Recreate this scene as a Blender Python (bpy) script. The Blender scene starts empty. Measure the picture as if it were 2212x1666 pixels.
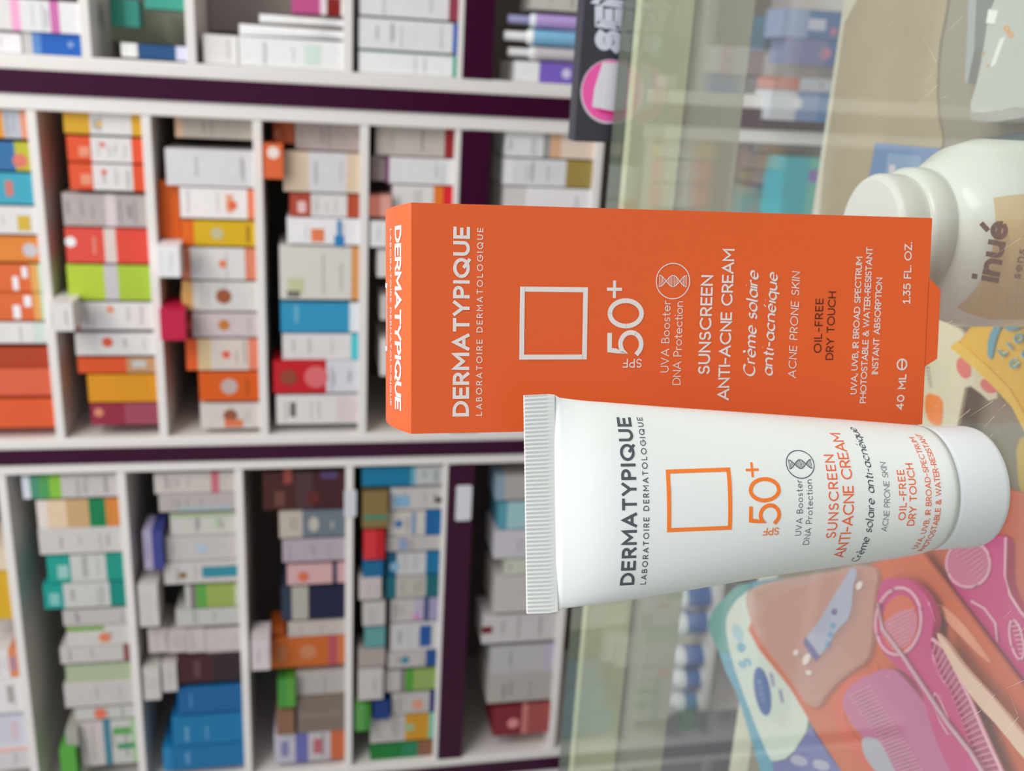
import bpy, bmesh, math, random
from mathutils import Vector, Matrix, noise
R = math.radians
sc = bpy.context.scene
C = sc.collection

# ------------------------------------------------------------------ camera
# All measures below are millimetres in a frame whose origin is the lens; S() turns them into world metres.
CAM_H = 1.0998                     # lens height above the floor; the counter glass is at 0.95 m
FPX, YAW, PITCH, ROLL = 2100.0, R(18.2), R(11.7), R(0.49)
fw = Vector((-math.sin(YAW)*math.cos(PITCH), math.cos(YAW)*math.cos(PITCH), -math.sin(PITCH)))
rt0 = Vector((math.cos(YAW), math.sin(YAW), 0)); dn0 = fw.cross(rt0)
rt = math.cos(ROLL)*rt0 + math.sin(ROLL)*dn0
dn = -math.sin(ROLL)*rt0 + math.cos(ROLL)*dn0
cam = bpy.data.cameras.new('camera'); camo = bpy.data.objects.new('camera', cam); C.objects.link(camo)
camo.matrix_world = Matrix(((dn.x, rt.x, -fw.x, 0), (dn.y, rt.y, -fw.y, 0), (dn.z, rt.z, -fw.z, CAM_H), (0, 0, 0, 1)))
cam.sensor_width = 36; cam.lens = FPX/2212*36; cam.clip_start = 0.01; cam.clip_end = 30
cam.dof.use_dof = True; cam.dof.focus_distance = 0.206; cam.dof.aperture_fstop = 22.0
sc.camera = camo

# ------------------------------------------------------------------ light
w = bpy.data.worlds.new('shop_daylight'); sc.world = w; w.use_nodes = True
bg = w.node_tree.nodes['Background']; bg.inputs[0].default_value = (0.93, 0.97, 1.0, 1); bg.inputs[1].default_value = 0.43
def area(name, loc, target, sx, sy, power, col):
    l = bpy.data.lights.new(name, 'AREA'); l.shape = 'RECTANGLE'; l.size = sx; l.size_y = sy; l.energy = power; l.color = col
    o = bpy.data.objects.new(name, l); C.objects.link(o); o.location = loc
    o.rotation_euler = (Vector(target)-Vector(loc)).to_track_quat('-Z', 'Y').to_euler()
    return o
area('ceiling_light', (0.5, 0.2, 2.75), (-0.1, 0.9, 0.9), 2.4, 0.5, 27, (1, 0.97, 0.93))
area('ceiling_light', (1.6, -0.4, 2.3), (-0.1, 0.2, 1.0), 1.2, 0.6, 23, (1, 0.98, 0.96))
vs = sc.view_settings
vs.view_transform = 'Standard'; vs.look = 'None'; vs.gamma = 1; vs.use_curve_mapping = False; vs.exposure = 0.35

# ------------------------------------------------------------------ helpers
def ray(x, y):
    return rt*((1666-y-833)/FPX) + dn*((x-1106)/FPX) + fw
def hit(x, y, n, c):
    r = ray(x, y); return r*(c/Vector(n).dot(r))
def hz(x, y, z): return hit(x, y, (0, 0, 1), z)
def hy(x, y, Y): return hit(x, y, (0, 1, 0), Y)
def S(p): return Vector((p[0]*.001, p[1]*.001, p[2]*.001+CAM_H))
def lin(c):
    return tuple(((v/255)/12.92 if v/255 <= .04045 else ((v/255+.055)/1.055)**2.4) for v in c)
MATS = {}
def mat(c, rough=.5, prn=0, spec=.4, trans=0, coat=0, var=0):
    k = (tuple(c), rough, prn, spec, trans, coat, var)
    if k in MATS: return MATS[k]
    m = bpy.data.materials.new('paint_%d_%d_%d' % tuple(int(v) for v in c)); m.use_nodes = True
    nt = m.node_tree; b = nt.nodes['Principled BSDF']
    col = (*lin(c), 1)
    b.inputs['Base Color'].default_value = col; b.inputs['Roughness'].default_value = rough
    b.inputs['Specular IOR Level'].default_value = spec
    b.inputs['Coat Weight'].default_value = coat
    if prn or var:
        tc = nt.nodes.new('ShaderNodeTexCoord'); mp = nt.nodes.new('ShaderNodeMapping'); ns = nt.nodes.new('ShaderNodeTexNoise')
        nt.links.new(tc.outputs['Object'], mp.inputs[0]); nt.links.new(mp.outputs[0], ns.inputs[0])
        cr = nt.nodes.new('ShaderNodeValToRGB'); mx = nt.nodes.new('ShaderNodeMixRGB')
        if prn:
            mp.inputs['Scale'].default_value = (90, 90, 420) if prn == 1 else (260, 260, 70)
            ns.inputs['Scale'].default_value = 1; ns.inputs['Detail'].default_value = 1
            cr.color_ramp.interpolation = 'LINEAR'
            cr.color_ramp.elements[0].position = .54; cr.color_ramp.elements[1].position = .62
            f = .10
        else:
            ns.inputs['Scale'].default_value = var; ns.inputs['Detail'].default_value = 4
            cr.color_ramp.elements[0].position = .3; cr.color_ramp.elements[1].position = .75
            f = .18
        mx.inputs[1].default_value = col; mx.inputs[2].default_value = (col[0]*.35, col[1]*.35, col[2]*.38, 1)
        mu = nt.nodes.new('ShaderNodeMath'); mu.operation = 'MULTIPLY'; mu.inputs[1].default_value = f
        nt.links.new(ns.outputs[0], cr.inputs[0]); nt.links.new(cr.outputs[0], mu.inputs[0]); nt.links.new(mu.outputs[0], mx.inputs[0])
        nt.links.new(mx.outputs[0], b.inputs['Base Color'])
    if trans:
        tr = nt.nodes.new('ShaderNodeBsdfTransparent'); ms = nt.nodes.new('ShaderNodeMixShader'); ms.inputs[0].default_value = trans
        out = nt.nodes['Material Output']
        nt.links.new(b.outputs[0], ms.inputs[1]); nt.links.new(tr.outputs[0], ms.inputs[2]); nt.links.new(ms.outputs[0], out.inputs[0])
    MATS[k] = m
    return m
def glassmat(name, tint, f0=.042, gain=.55, veil=.06):
    m = bpy.data.materials.new(name); m.use_nodes = True; nt = m.node_tree; N = nt.nodes
    N.remove(N['Principled BSDF'])
    tr = N.new('ShaderNodeBsdfTransparent'); tr.inputs[0].default_value = (*tint, 1)
    gl = N.new('ShaderNodeBsdfGlossy'); gl.inputs['Roughness'].default_value = .015; gl.inputs[0].default_value = (1, 1, 1, 1)
    lw = N.new('ShaderNodeLayerWeight'); lw.inputs[0].default_value = .5
    p = N.new('ShaderNodeMath'); p.operation = 'POWER'; p.inputs[1].default_value = 5
    a = N.new('ShaderNodeMath'); a.operation = 'MULTIPLY_ADD'; a.inputs[1].default_value = gain; a.inputs[2].default_value = f0
    ms = N.new('ShaderNodeMixShader')
    nt.links.new(lw.outputs['Facing'], p.inputs[0]); nt.links.new(p.outputs[0], a.inputs[0]); nt.links.new(a.outputs[0], ms.inputs[0])
    df = N.new('ShaderNodeBsdfDiffuse'); df.inputs[0].default_value = (.62, .63, .60, 1)     # pale diffuse layer: milky veil put over the pane, plus fine wear
    m2 = N.new('ShaderNodeMixShader'); m2.inputs[0].default_value = veil
    nt.links.new(tr.outputs[0], m2.inputs[1]); nt.links.new(df.outputs[0], m2.inputs[2])
    nt.links.new(m2.outputs[0], ms.inputs[1]); nt.links.new(gl.outputs[0], ms.inputs[2]); nt.links.new(ms.outputs[0], N['Material Output'].inputs[0])
    return m

class MB:
    """collects faces (mm) with materials and links them as ONE mesh object"""
    def __init__(s): s.v = []; s.f = []; s.m = []; s.sm = []
    def face(s, pts, m=0, smooth=False):
        i = len(s.v); s.v += [tuple(p) for p in pts]; s.f.append(tuple(range(i, i+len(pts)))); s.m.append(m); s.sm.append(smooth)
    def grid(s, P, m=0, closed=False, smooth=True, mfun=None):
        i0 = len(s.v); nr = len(P); nc = len(P[0])
        for r_ in P: s.v += [tuple(p) for p in r_]
        for i in range(nr-1):
            for j in range(nc if closed else nc-1):
                a = i0+i*nc+j; b = i0+i*nc+(j+1) % nc; c = i0+(i+1)*nc+(j+1) % nc; d = i0+(i+1)*nc+j
                s.f.append((a, b, c, d)); s.m.append(mfun(i, j) if mfun else m); s.sm.append(smooth)
    def box(s, x0, x1, y0, y1, z0, z1, m=0):
        p = [(x0, y0, z0), (x1, y0, z0), (x1, y1, z0), (x0, y1, z0), (x0, y0, z1), (x1, y0, z1), (x1, y1, z1), (x0, y1, z1)]
        i = len(s.v); s.v += p
        for q in ((3, 2, 1, 0), (4, 5, 6, 7), (0, 1, 5, 4), (1, 2, 6, 5), (2, 3, 7, 6), (3, 0, 4, 7)):
            s.f.append(tuple(i+k for k in q)); s.m.append(m); s.sm.append(False)
    def lathe(s, prof, c=(0, 0), n=32, m=0, sx=1, sy=1, mfun=None):
        P = [[(c[0]+r*sx*math.cos(2*math.pi*k/n), c[1]+r*sy*math.sin(2*math.pi*k/n), z) for k in range(n)] for r, z in prof]
        s.grid(P, m, closed=True, mfun=mfun)
        s.face(list(reversed(P[0])), m if not mfun else mfun(0, 0)); s.face(P[-1], m if not mfun else mfun(len(prof)-2, 0))
    def tube(s, pts, r, n=8, m=0):
        P = []
        for i, p in enumerate(pts):
            p = Vector(p); d = (Vector(pts[min(i+1, len(pts)-1)])-Vector(pts[max(i-1, 0)])).normalized()
            a = d.orthogonal().normalized(); b = d.cross(a); rr = r[i] if isinstance(r, (list, tuple)) else r
            P.append([p+(a*math.cos(2*math.pi*k/n)+b*math.sin(2*math.pi*k/n))*rr for k in range(n)])
        s.grid(P, m, closed=True); s.face(list(reversed(P[0])), m); s.face(P[-1], m)
    def prism(s, poly, z0, z1, m=0, mside=None, inset=0):
        """polygon in xy extruded z0..z1"""
        n = len(poly); mside = m if mside is None else mside
        area2 = sum(poly[i][0]*poly[(i+1) % n][1]-poly[(i+1) % n][0]*poly[i][1] for i in range(n))
        if area2 < 0: poly = list(reversed(poly))
        if inset:
            c = sum((Vector(p[:2]) for p in poly), Vector((0, 0)))/n
            top = [tuple(Vector(p[:2])+(c-Vector(p[:2])).normalized()*inset) for p in poly]
            zm = z1-inset*.6
            s.grid([[(*p[:2], z0) for p in poly], [(*p[:2], zm) for p in poly], [(*p, z1) for p in top]], mside, closed=True, smooth=False)
            s.face([(*p, z1) for p in top], m)
        else:
            s.grid([[(*p[:2], z0) for p in poly], [(*p[:2], z1) for p in poly]], mside, closed=True, smooth=False)
            s.face([(*p[:2], z1) for p in poly], m)
        s.face([(*p[:2], z0) for p in reversed(poly)], m)
    def build(s, name, mats, parent=None, origin=None, bevel=0, M=None, merge=False):
        me = bpy.data.meshes.new(name)
        if M is not None: vv = [M @ Vector(v) for v in s.v]
        else: vv = [Vector(v) for v in s.v]
        if origin is None:
            if parent is not None: origin = Vector(parent['_o'])
            else:
                xs = [v.x for v in vv]; ys = [v.y for v in vv]; zs = [v.z for v in vv]
                origin = Vector(((min(xs)+max(xs))/2, (min(ys)+max(ys))/2, min(zs)))
        origin = Vector(origin)
        me.from_pydata([tuple((v-origin)*.001) for v in vv], [], s.f)
        if not isinstance(mats, (list, tuple)): mats = [mats]
        for m in mats: me.materials.append(m)
        for p, mi, sm in zip(me.polygons, s.m, s.sm): p.material_index = mi; p.use_smooth = sm
        if merge:
            bm = bmesh.new(); bm.from_mesh(me); bmesh.ops.remove_doubles(bm, verts=bm.verts, dist=1e-6)
            bmesh.ops.recalc_face_normals(bm, faces=bm.faces); bm.to_mesh(me); bm.free()
        me.update()
        o = bpy.data.objects.new(name, me); C.objects.link(o)
        if parent is not None:
            o.parent = parent; o.location = (origin-Vector(parent['_o']))*.001
        else: o.location = S(origin)
        if bevel:
            b = o.modifiers.new('bevel', 'BEVEL'); b.width = bevel*.001; b.segments = 2; b.limit_method = 'ANGLE'; b.angle_limit = R(40)
        return o
USED = []
def tag(o, label, cat, group=None, kind=None):
    o['label'] = label; o['category'] = cat
    if group: o['group'] = group
    if kind: o['kind'] = kind
    return o
def thing(name, label, cat, origin, group=None):
    o = bpy.data.objects.new(name, None); C.objects.link(o); o.location = S(origin); o['_o'] = list(origin)
    o.empty_display_size = .02
    USED.append(o); return tag(o, label, cat, group)
def struct(name, mb, m, bevel=0, **k):
    o = mb.build(name, m, bevel=bevel, **k); o['kind'] = 'structure'; return o

# ------------------------------------------------------------------ lettering (own stroke font)
def arc(cx, cy, rx, ry, a0, a1, n=10):
    return [(cx+rx*math.cos(R(a0+(a1-a0)*i/n)), cy+ry*math.sin(R(a0+(a1-a0)*i/n))) for i in range(n+1)]
def circ(cx, cy, rx, ry, n=28): return arc(cx, cy, rx, ry, 0, 360, n)
G = {
 'A': (.80, [[(0, 0), (.40, 1), (.80, 0)], [(.13, .3), (.67, .3)]]),
 'B': (.56, [[(.28, .53), (0, .53)], [(.28, .53)]+arc(.27, .765, .22, .235, -90, 90)+[(0, 1), (0, 0), (.3, 0)]+arc(.29, .265, .27, .265, -90, 90)]),
 'C': (.84, [arc(.48, .5, .48, .5, 48, 312, 20)]),
 'D': (.74, [[(0, 0), (0, 1), (.27, 1)]+arc(.27, .5, .47, .5, 90, -90, 14)+[(0, 0)]]),
 'E': (.50, [[(.5, 1), (0, 1), (0, 0), (.5, 0)], [(0, .5), (.45, .5)]]),
 'F': (.48, [[(.48, 1), (0, 1), (0, 0)], [(0, .5), (.42, .5)]]),
 'G': (.88, [arc(.48, .5, .48, .5, 45, 345, 22)+[(.93, .5), (.55, .5)]]),
 'H': (.66, [[(0, 0), (0, 1)], [(.66, 0), (.66, 1)], [(0, .5), (.66, .5)]]),
 'I': (0, [[(0, 0), (0, 1)]]),
 'K': (.60, [[(0, 0), (0, 1)], [(.58, 1), (.06, .45)], [(.2, .6), (.6, 0)]]),
 'L': (.46, [[(0, 1), (0, 0), (.46, 0)]]),
 'M': (.84, [[(0, 0), (0, 1), (.42, .35), (.84, 1), (.84, 0)]]),
 'N': (.68, [[(0, 0), (0, 1), (.68, 0), (.68, 1)]]),
 'O': (.98, [circ(.49, .5, .49, .5)]),
 'P': (.54, [[(0, 0), (0, 1), (.27, 1)]+arc(.27, .72, .27, .28, 90, -90)+[(0, .44)]]),
 'Q': (.98, [circ(.49, .5, .49, .5), [(.58, .28), (.95, -.06)]]),
 'R': (.56, [[(0, 0), (0, 1), (.27, 1)]+arc(.27, .73, .27, .27, 90, -90)+[(0, .46)], [(.27, .46), (.56, 0)]]),
 'S': (.54, [arc(.28, .75, .24, .25, 40, 255, 12)+arc(.27, .26, .27, .26, 75, -150, 12)]),
 'T': (.60, [[(0, 1), (.6, 1)], [(.3, 1), (.3, 0)]]),
 'U': (.66, [[(0, 1), (0, .34)]+arc(.33, .34, .33, .34, 180, 360)+[(.66, 1)]]),
 'V': (.74, [[(0, 1), (.37, 0), (.74, 1)]]),
 'W': (1.1, [[(0, 1), (.28, 0), (.55, .95), (.82, 0), (1.1, 1)]]),
 'Y': (.70, [[(0, 1), (.35, .42), (.7, 1)], [(.35, .42), (.35, 0)]]),
 'X': (.66, [[(0, 1), (.66, 0)], [(0, 0), (.66, 1)]]),
 'Z': (.58, [[(0, 1), (.58, 1), (0, 0), (.58, 0)]]),
 '0': (.72, [circ(.36, .5, .36, .5)]),
 '5': (.60, [[(.52, 1), (.10, 1), (.05, .56)]+arc(.27, .33, .33, .33, 125, -140, 16)]),
 '4': (.62, [[(.48, 0), (.48, 1), (0, .28), (.62, .28)]]),
 '3': (.52, [[(.04, 1), (.48, 1), (.22, .6)]+arc(.24, .31, .28, .3, 80, -150, 12)]),
 '1': (.42, [[(0, .85), (.2, 1), (.2, 0)], [(0, 0), (.4, 0)]]),
 '&': (.74, [[(.74, 0), (.18, .68)]+arc(.33, .8, .17, .2, 200, -20, 10)+[(.1, .38)]+arc(.28, .24, .26, .25, 160, 330, 10)+[(.68, .42)]]),
 '-': (.34, [[(0, .42), (.34, .42)]]), '.': (0, [[(0, 0), (0, .03)]]), ',': (.03, [[(.05, .05), (0, -.12)]]),
 'o': (.62, [circ(.31, .32, .31, .32)]), 'a': (.56, [circ(.28, .32, .28, .32), [(.56, .64), (.56, 0)]]),
 's': (.40, [arc(.21, .48, .18, .16, 35, 250, 10)+arc(.2, .165, .2, .165, 80, -150, 10)]),
 't': (.34, [[(.15, .92), (.15, .12)]+arc(.27, .12, .12, .12, 180, 285, 5), [(0, .64), (.34, .64)]]),
 'e': (.58, [[(0.02, .33), (.58, .33)]+arc(.29, .32, .29, .32, 2, 315, 18)]),
 'r': (.30, [[(0, .64), (0, 0)], arc(.24, .38, .24, .26, 180, 70, 7)]),
 'c': (.54, [arc(.31, .32, .31, .32, 45, 315, 16)]),
 'i': (0, [[(0, .64), (0, 0)], [(0, .9), (0, .93)]]),
 'n': (.52, [[(0, .64), (0, 0)], arc(.26, .36, .26, .28, 180, 0, 10)+[(.52, 0)]]),
 'm': (.88, [[(0, .64), (0, 0)], arc(.22, .38, .22, .26, 180, 0, 8)+[(.44, 0)], arc(.66, .38, .22, .26, 180, 0, 8)+[(.88, 0)]]),
 'l': (.10, [[(0, 1), (0, .1)]+arc(.1, .1, .1, .1, 180, 270, 4)]),
 'u': (.52, [[(0, .64), (0, .26)]+arc(.26, .26, .26, .26, 180, 360, 10), [(.52, .64), (.52, 0)]]),
 'q': (.56, [circ(.28, .32, .28, .32), [(.56, .64), (.56, -.3)]]),
 'w': (.8, [[(0, .64), (.2, 0), (.4, .6), (.6, 0), (.8, .64)]]),
 'v': (.5, [[(0, .64), (.25, 0), (.5, .64)]]),
 ' ': (.38, []), '+': (.8, [[(0, .5), (.8, .5)], [(.4, .1), (.4, .9)]]),
}
G['è'] = (.58, G['e'][1]+[[(.2, 1.0), (.34, .8)]]); G['é'] = (.58, G['e'][1]+[[(.4, 1.02), (.26, .8)]])
def strip(pts, t, nib=None):
    """polyline -> list of quads; thickness t; square caps; optional calligraphic nib"""
    P = []
    for p in pts:
        if not P or (Vector(p)-P[-1]).length > t*.02: P.append(Vector(p))
    closed = len(P) > 3 and (P[0]-P[-1]).length < 1e-6
    if closed: P = P[:-1]
    n = len(P)
    if n < 2: return []
    if not closed and not nib:
        P[0] = P[0]+(P[0]-P[1]).normalized()*t/2; P[-1] = P[-1]+(P[-1]-P[-2]).normalized()*t/2
    L = []; Q = []
    for i in range(n):
        a = P[(i-1) % n] if (closed or i > 0) else None; b = P[(i+1) % n] if (closed or i < n-1) else None
        d1 = (P[i]-a).normalized() if a is not None else None; d2 = (b-P[i]).normalized() if b is not None else None
        if d1 is None: d1 = d2
        if d2 is None: d2 = d1
        n1 = Vector((-d1.y, d1.x)); n2 = Vector((-d2.y, d2.x)); m = n1+n2
        m = n1 if m.length < 1e-6 else m.normalized()
        k = 1/max(.45, m.dot(n1))
        h = t/2
        if nib:
            d = (d1+d2).normalized() if (d1+d2).length > 1e-6 else d1
            h = t/2*(.35+.95*abs(d.x*nib[1]-d.y*nib[0])); k = 1
        L.append(P[i]+m*k*h); Q.append(P[i]-m*k*h)
    out = []
    for i in range(n if closed else n-1):
        j = (i+1) % n; out.append([L[i], Q[i], Q[j], L[j]])
    return out
def text_quads(txt, s0, s1, h0, h1, cap, t, slant=0, nib=None, upward=False, xfit=True):
    """text from s0 to s1 along the baseline (h0..h1), cap height cap; t = stroke / cap height"""
    W = s1-s0
    glyphs = [G[c] for c in txt]
    pad = t
    nat = sum((g[0]+(pad if c != ' ' else 0)) for g, c in zip(glyphs, txt))*cap
    gap = (W-nat)/max(1, len(txt)-1)
    mingap = .05*cap
    sx = 1.0
    if gap < mingap: sx = (W-mingap*(len(txt)-1))/nat; gap = mingap
    quads = []; x = s0
    for g, c in zip(glyphs, txt):
        for si, st in enumerate(g[1]):
            up = 0
            if (c == 'i' and si == 1): up = (t+.02)/(1-t)-.08
            if c in 'éè' and si == len(g[1])-1: up = t*.8
            st = [(a_, b_+up) for a_, b_ in st]
            pts = [(x+(t/2+px)*cap*sx, (t/2+py*(1-t))*cap) for px, py in st]
            if slant: pts = [(px+py*slant, py) for px, py in pts]
            if max(1, len(pts)) > 1:
                pp = []
                for i in range(len(pts)-1):      # subdivide long strokes so that they bend with the surface
                    a = Vector(pts[i]); b = Vector(pts[i+1]); k = max(1, int((b-a).length/1.2))
                    pp += [tuple(a+(b-a)*q/k) for q in range(k)]
                pp.append(pts[-1])
                pts = pp if not (len(pts) > 3 and pts[0] == pts[-1]) else pts
            for q in strip(pts, t*cap, nib):
                quads.append([(v.x, v.y+h0+(h1-h0)*(v.x-s0)/W) for v in q])
        x += (g[0]+(pad if c != ' ' else 0))*cap*sx+gap
    return quads
def layered(P, i):
    """ink quads face outward and lie a few microns over one another where strokes cross"""
    n = (P[1]-P[0]).cross(P[2]-P[0])
    if n.length < 1e-9: n = (P[2]-P[0]).cross(P[3]-P[0])
    n = n.normalized() if n.length > 1e-12 else Vector((0, 0, 1))
    if n.dot(P[0]) > 0: P = P[::-1]; n = -n
    return [p+n*((i % 7)*.009) for p in P]
def put(quads, surf, name, m, parent, label=None):
    b = MB()
    for i, q in enumerate(quads): b.face(layered([surf(*p) for p in q], i))
    o = b.build(name, m, parent)
    if label: o['label'] = label
    return o
def frame_quads(s0, s1, h0, h1, t):
    out = []
    def r_(a, b, c, d):
        n = max(1, int((b-a)/1.5))
        for i in range(n): x0 = a+(b-a)*i/n; x1 = a+(b-a)*(i+1)/n; out.append([(x0, c), (x1, c), (x1, d), (x0, d)])
    r_(s0, s1, h0, h0+t); r_(s0, s1, h1-t, h1); r_(s0, s0+t, h0+t, h1-t); r_(s1-t, s1, h0+t, h1-t)
    return out
def dna_quads(cx, cy, w_, h_, t):
    """double helix lying along x (w_) with height h_"""
    out = []; N = 36
    A = [(cx-w_/2+w_*i/N, cy+h_/2*math.cos(2*math.pi*i/N*1.0+0.0)) for i in range(N+1)]
    B = [(x, 2*cy-y) for x, y in A]
    out += strip(A, t); out += strip(B, t)
    for i in range(0, N+1, 2):
        if abs(A[i][1]-B[i][1]) > t*1.5: out += strip([A[i], B[i]], t*.7)
    return out
def disc_ring(cx, cy, r, t): return strip(circ(cx, cy, r, r, 48), t)

# ------------------------------------------------------------------ setting: floor, walls, wall unit, counter
ZF = -1099.8
WHITE = mat((228, 223, 220), .45); WIN = mat((200, 194, 188), .6); PURP = mat((56, 10, 42), .3, spec=.22)
b = MB(); b.box(-3200, 1600, -1500, 2000, ZF-40, ZF); struct('floor', b, mat((150, 142, 132), .4, var=8))
b = MB(); b.box(-3200, 1600, 1960, 2000, ZF, 1500); struct('wall_back', b, mat((205, 200, 195), .7, var=5))
YF = 1500.                                   # front plane of the wall shelving
# the wall shelving is one built-in unit: carcass, uprights with plum fascias, shelf boards
XL, XR = -1700., 620.
UP = [(-1289, -1228), (-632, -574), (-86, -12), (520, 590)]       # uprights (x0, x1)
unit = thing('wall_shelving', 'white shelving unit with plum fascia strips, full of medicine boxes behind the counter', 'shelf', ((XL+XR)/2, YF+180, ZF))
b = MB(); b.box(XL, XR, YF+330, YF+345, ZF+2, 900); b.build('back_panel', mat((120, 110, 104), .7), unit)
for x0, x1 in UP:
    b = MB(); b.box(x0, x1, YF, YF+329, ZF+1, 899); b.build('upright', WHITE, unit, bevel=2)
    wq = (x1-x0)*.27
    b = MB(); b.box(x0+wq+2, x1-wq, YF-3, YF-.1, ZF+2, 898); b.build('plum_strip', PURP, unit)
BAY = {'F': (-1700, -1289), 'L': (-1228, -632), 'M': (-574, -86), 'R': (-12, 520)}
SH = {'F': [468, 294, 115, -62, -225, -446], 'L': [639, 468, 294, 115, -62, -225, -446, -752, -905],
      'M': [530, 377, 226, 73, -82, -225, -446, -860], 'R': [440, 298, 160, -57, -223, -446, -860]}
TH = 13
TOPZ = {}
for k, (x0, x1) in BAY.items():
    for i, z in enumerate(SH[k]):
        TOPZ[k, i] = z+TH/2
        if z in (-225, -223):
            b = MB(); b.box(x0, x1, YF+2, YF+328, z-TH, z+TH/2); b.build('shelf_board', WHITE, unit, bevel=1)
            b = MB(); b.box(x0+.5, x1-.5, YF-1, YF+1.5, z-46, z-1); b.build('plum_rail', PURP, unit, bevel=.6)
        else:
            b = MB(); b.box(x0, x1, YF+2, YF+328, z-TH/2, z+TH/2); b.build('shelf_board', WHITE, unit, bevel=1)
# label holder on the plum rail, and two on shelf edges
b = MB(); b.prism([(-652+dx, YF-7+dz) for dx, dz in ((0, 0), (0, 0), (0, 0))][:0] or [(-700, 0), (-640, 0), (-640, 22), (-700, 22)], 0, 4)
def rrect(x0, x1, z0, z1, r, n=5):
    return arc(x1-r, z1-r, r, r, 0, 90, n)+arc(x0+r, z1-r, r, r, 90, 180, n)+arc(x0+r, z0+r, r, r, 180, 270, n)+arc(x1-r, z0+r, r, r, 270, 360, n)
def plate(name, x0, x1, z0, z1, r, Y, th, m, parent=None):
    b = MB(); b.prism(rrect(x0, x1, z0, z1, r), 0, th)
    return b.build(name, m, parent, M=Matrix(((1, 0, 0, 0), (0, 0, -1, Y), (0, 1, 0, 0), (0, 0, 0, 1))), bevel=.4)
p0 = hy(983, 1125, YF-2); p1 = hy(1020, 1048, YF-2)
tag(plate('price_label', p0.x, p1.x, p1.z, p0.z, 4, YF-1.6, 2, mat((214, 214, 222), .4)), 'blank white rounded price label on the plum rail, left bay', 'label')
p0 = hy(745, 1118, YF-2); p1 = hy(772, 1060, YF-2)
tag(plate('price_label', p0.x, p1.x, -62-11, -62+9, 2, YF+1.6, 1.6, mat((210, 210, 216), .4)), 'small white price label on the shelf edge beside blue boxes', 'label')

# ------------------------------------------------------------------ glass counter
ZG = -149.8; ZS = -268.0; YB = 486.
CX0, CX1 = -900., 420.; CY0 = -60.
ctr = thing('display_counter', 'glass topped display counter with cream rear rails, standing in front of the shelves', 'counter', ((CX0+CX1)/2, 200, ZF))
GE = mat((84, 96, 84), .3)
b = MB(); b.box(CX0, CX1, CY0, YB, ZG-6, ZG-.15)
b.m[0:6] = [0, 0, 1, 1, 1, 1]
b.build('glass_top', [glassmat('counter_glass', (.955, .975, .965)), GE], ctr)
RA = mat((208, 210, 172), .5, var=14); RB = mat((176, 176, 160), .55, var=14)
b = MB(); b.box(CX0, CX1, YB-9, YB-1, ZG-34, ZG-6.3); b.build('rear_top_rail', RA, ctr, bevel=.8)
b = MB(); b.box(CX0, CX1, YB-7, YB-1, ZG-66, ZG-34.5); b.build('rear_lower_rail', RB, ctr, bevel=.8)
b = MB(); b.box(CX0, CX1, CY0+10, YB-20.5, ZS-8, ZS); b.build('inner_shelf', mat((150, 142, 124), .4, var=10), ctr)
b = MB(); b.box(CX0, CX1, YB-20, YB+3, ZS-9, ZS+.2); b.build('shelf_edge_strip', mat((215, 210, 190), .5, var=20), ctr)
for x in (CX0, CX1-12):
    b = MB(); b.box(x, x+12, CY0, YB-1, ZF+2, ZG-6.3); b.build('end_panel', RA, ctr)
b = MB(); b.box(CX0+12, CX1-12, CY0, CY0+9, ZF+2, ZG-6.3); b.build('front_panel', RB, ctr)
# fine scratches on the glass top
random.seed(4)
b = MB()
for i in range(46):
    px = 1900+random.random()*300; py = random.choice([random.random()*330, 880+random.random()*120, 1250+random.random()*400, 500+random.random()*200])
    L = random.random()**2*70+8; a = R(random.choice([-38, -28, 62, -50])+random.uniform(-8, 8))
    q0 = hz(px, py, ZG); q1 = hz(px+L*math.cos(a), py+L*math.sin(a), ZG)
    d = (q1-q0).normalized(); nn = Vector((-d.y, d.x, 0))*(.035+random.random()*.05)
    b.face([q0+nn*.2, q0-nn*.2, q1-nn, q1+nn])
b.build('surface_scratches', mat((225, 222, 212), .5, trans=.66), ctr, origin=Vector(ctr['_o']))
for v in (ctr,): pass
for o_ in ctr.children:
    if o_.name == 'surface_scratches': o_.location.z += .00005

# ------------------------------------------------------------------ orange carton
BY = R(12.9); bx = Vector((math.cos(BY), math.sin(BY), 0)); bn = Vector((-math.sin(BY), math.cos(BY), 0)); BD = 210.9
def BL(x, y):                                 # pixel on the front panel -> (across, up) in mm
    q = hit(x, y, bn, BD); return q.dot(bx)+30.0, q.z-ZG
Bo = bx*(-5)+bn*(BD+18)+Vector((0, 0, ZG))
def bw(s, h, d=0.0): return bx*(s-30.0)+bn*(BD+d)+Vector((0, 0, ZG+h))
carton = thing('sunscreen_carton', 'tall orange sunscreen carton standing on the glass counter behind the white tube', 'box', Bo)
ORA = mat((227, 96, 44), .42, spec=.35); TXW = mat((228, 222, 220), .5); TXD = mat((84, 34, 14), .5)
H0 = BL(888, 687)[1]; HB = 3.2; BW = 50.0; DEP = 38.0
def topz(d): return H0+3.7*(1-((d-21)/21)**2) if d > 0 else H0
b = MB()
b.face([bw(0, HB), bw(BW, HB), bw(BW, H0), bw(0, H0)])
ds = [0.0, .5]+[1+i*1.5 for i in range(24)]+[DEP]
def xin(d): return 0.0 if d < 24 else (d-24)*(d-24)*.02
top = [[bw(xin(d), topz(d), d), bw(BW-xin(d), topz(d), d)] for d in ds]
b.grid(top[::-1], smooth=True)
b.face([bw(0, HB, DEP), bw(0, topz(DEP), DEP), bw(BW, topz(DEP), DEP), bw(BW, HB, DEP)])
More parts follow.
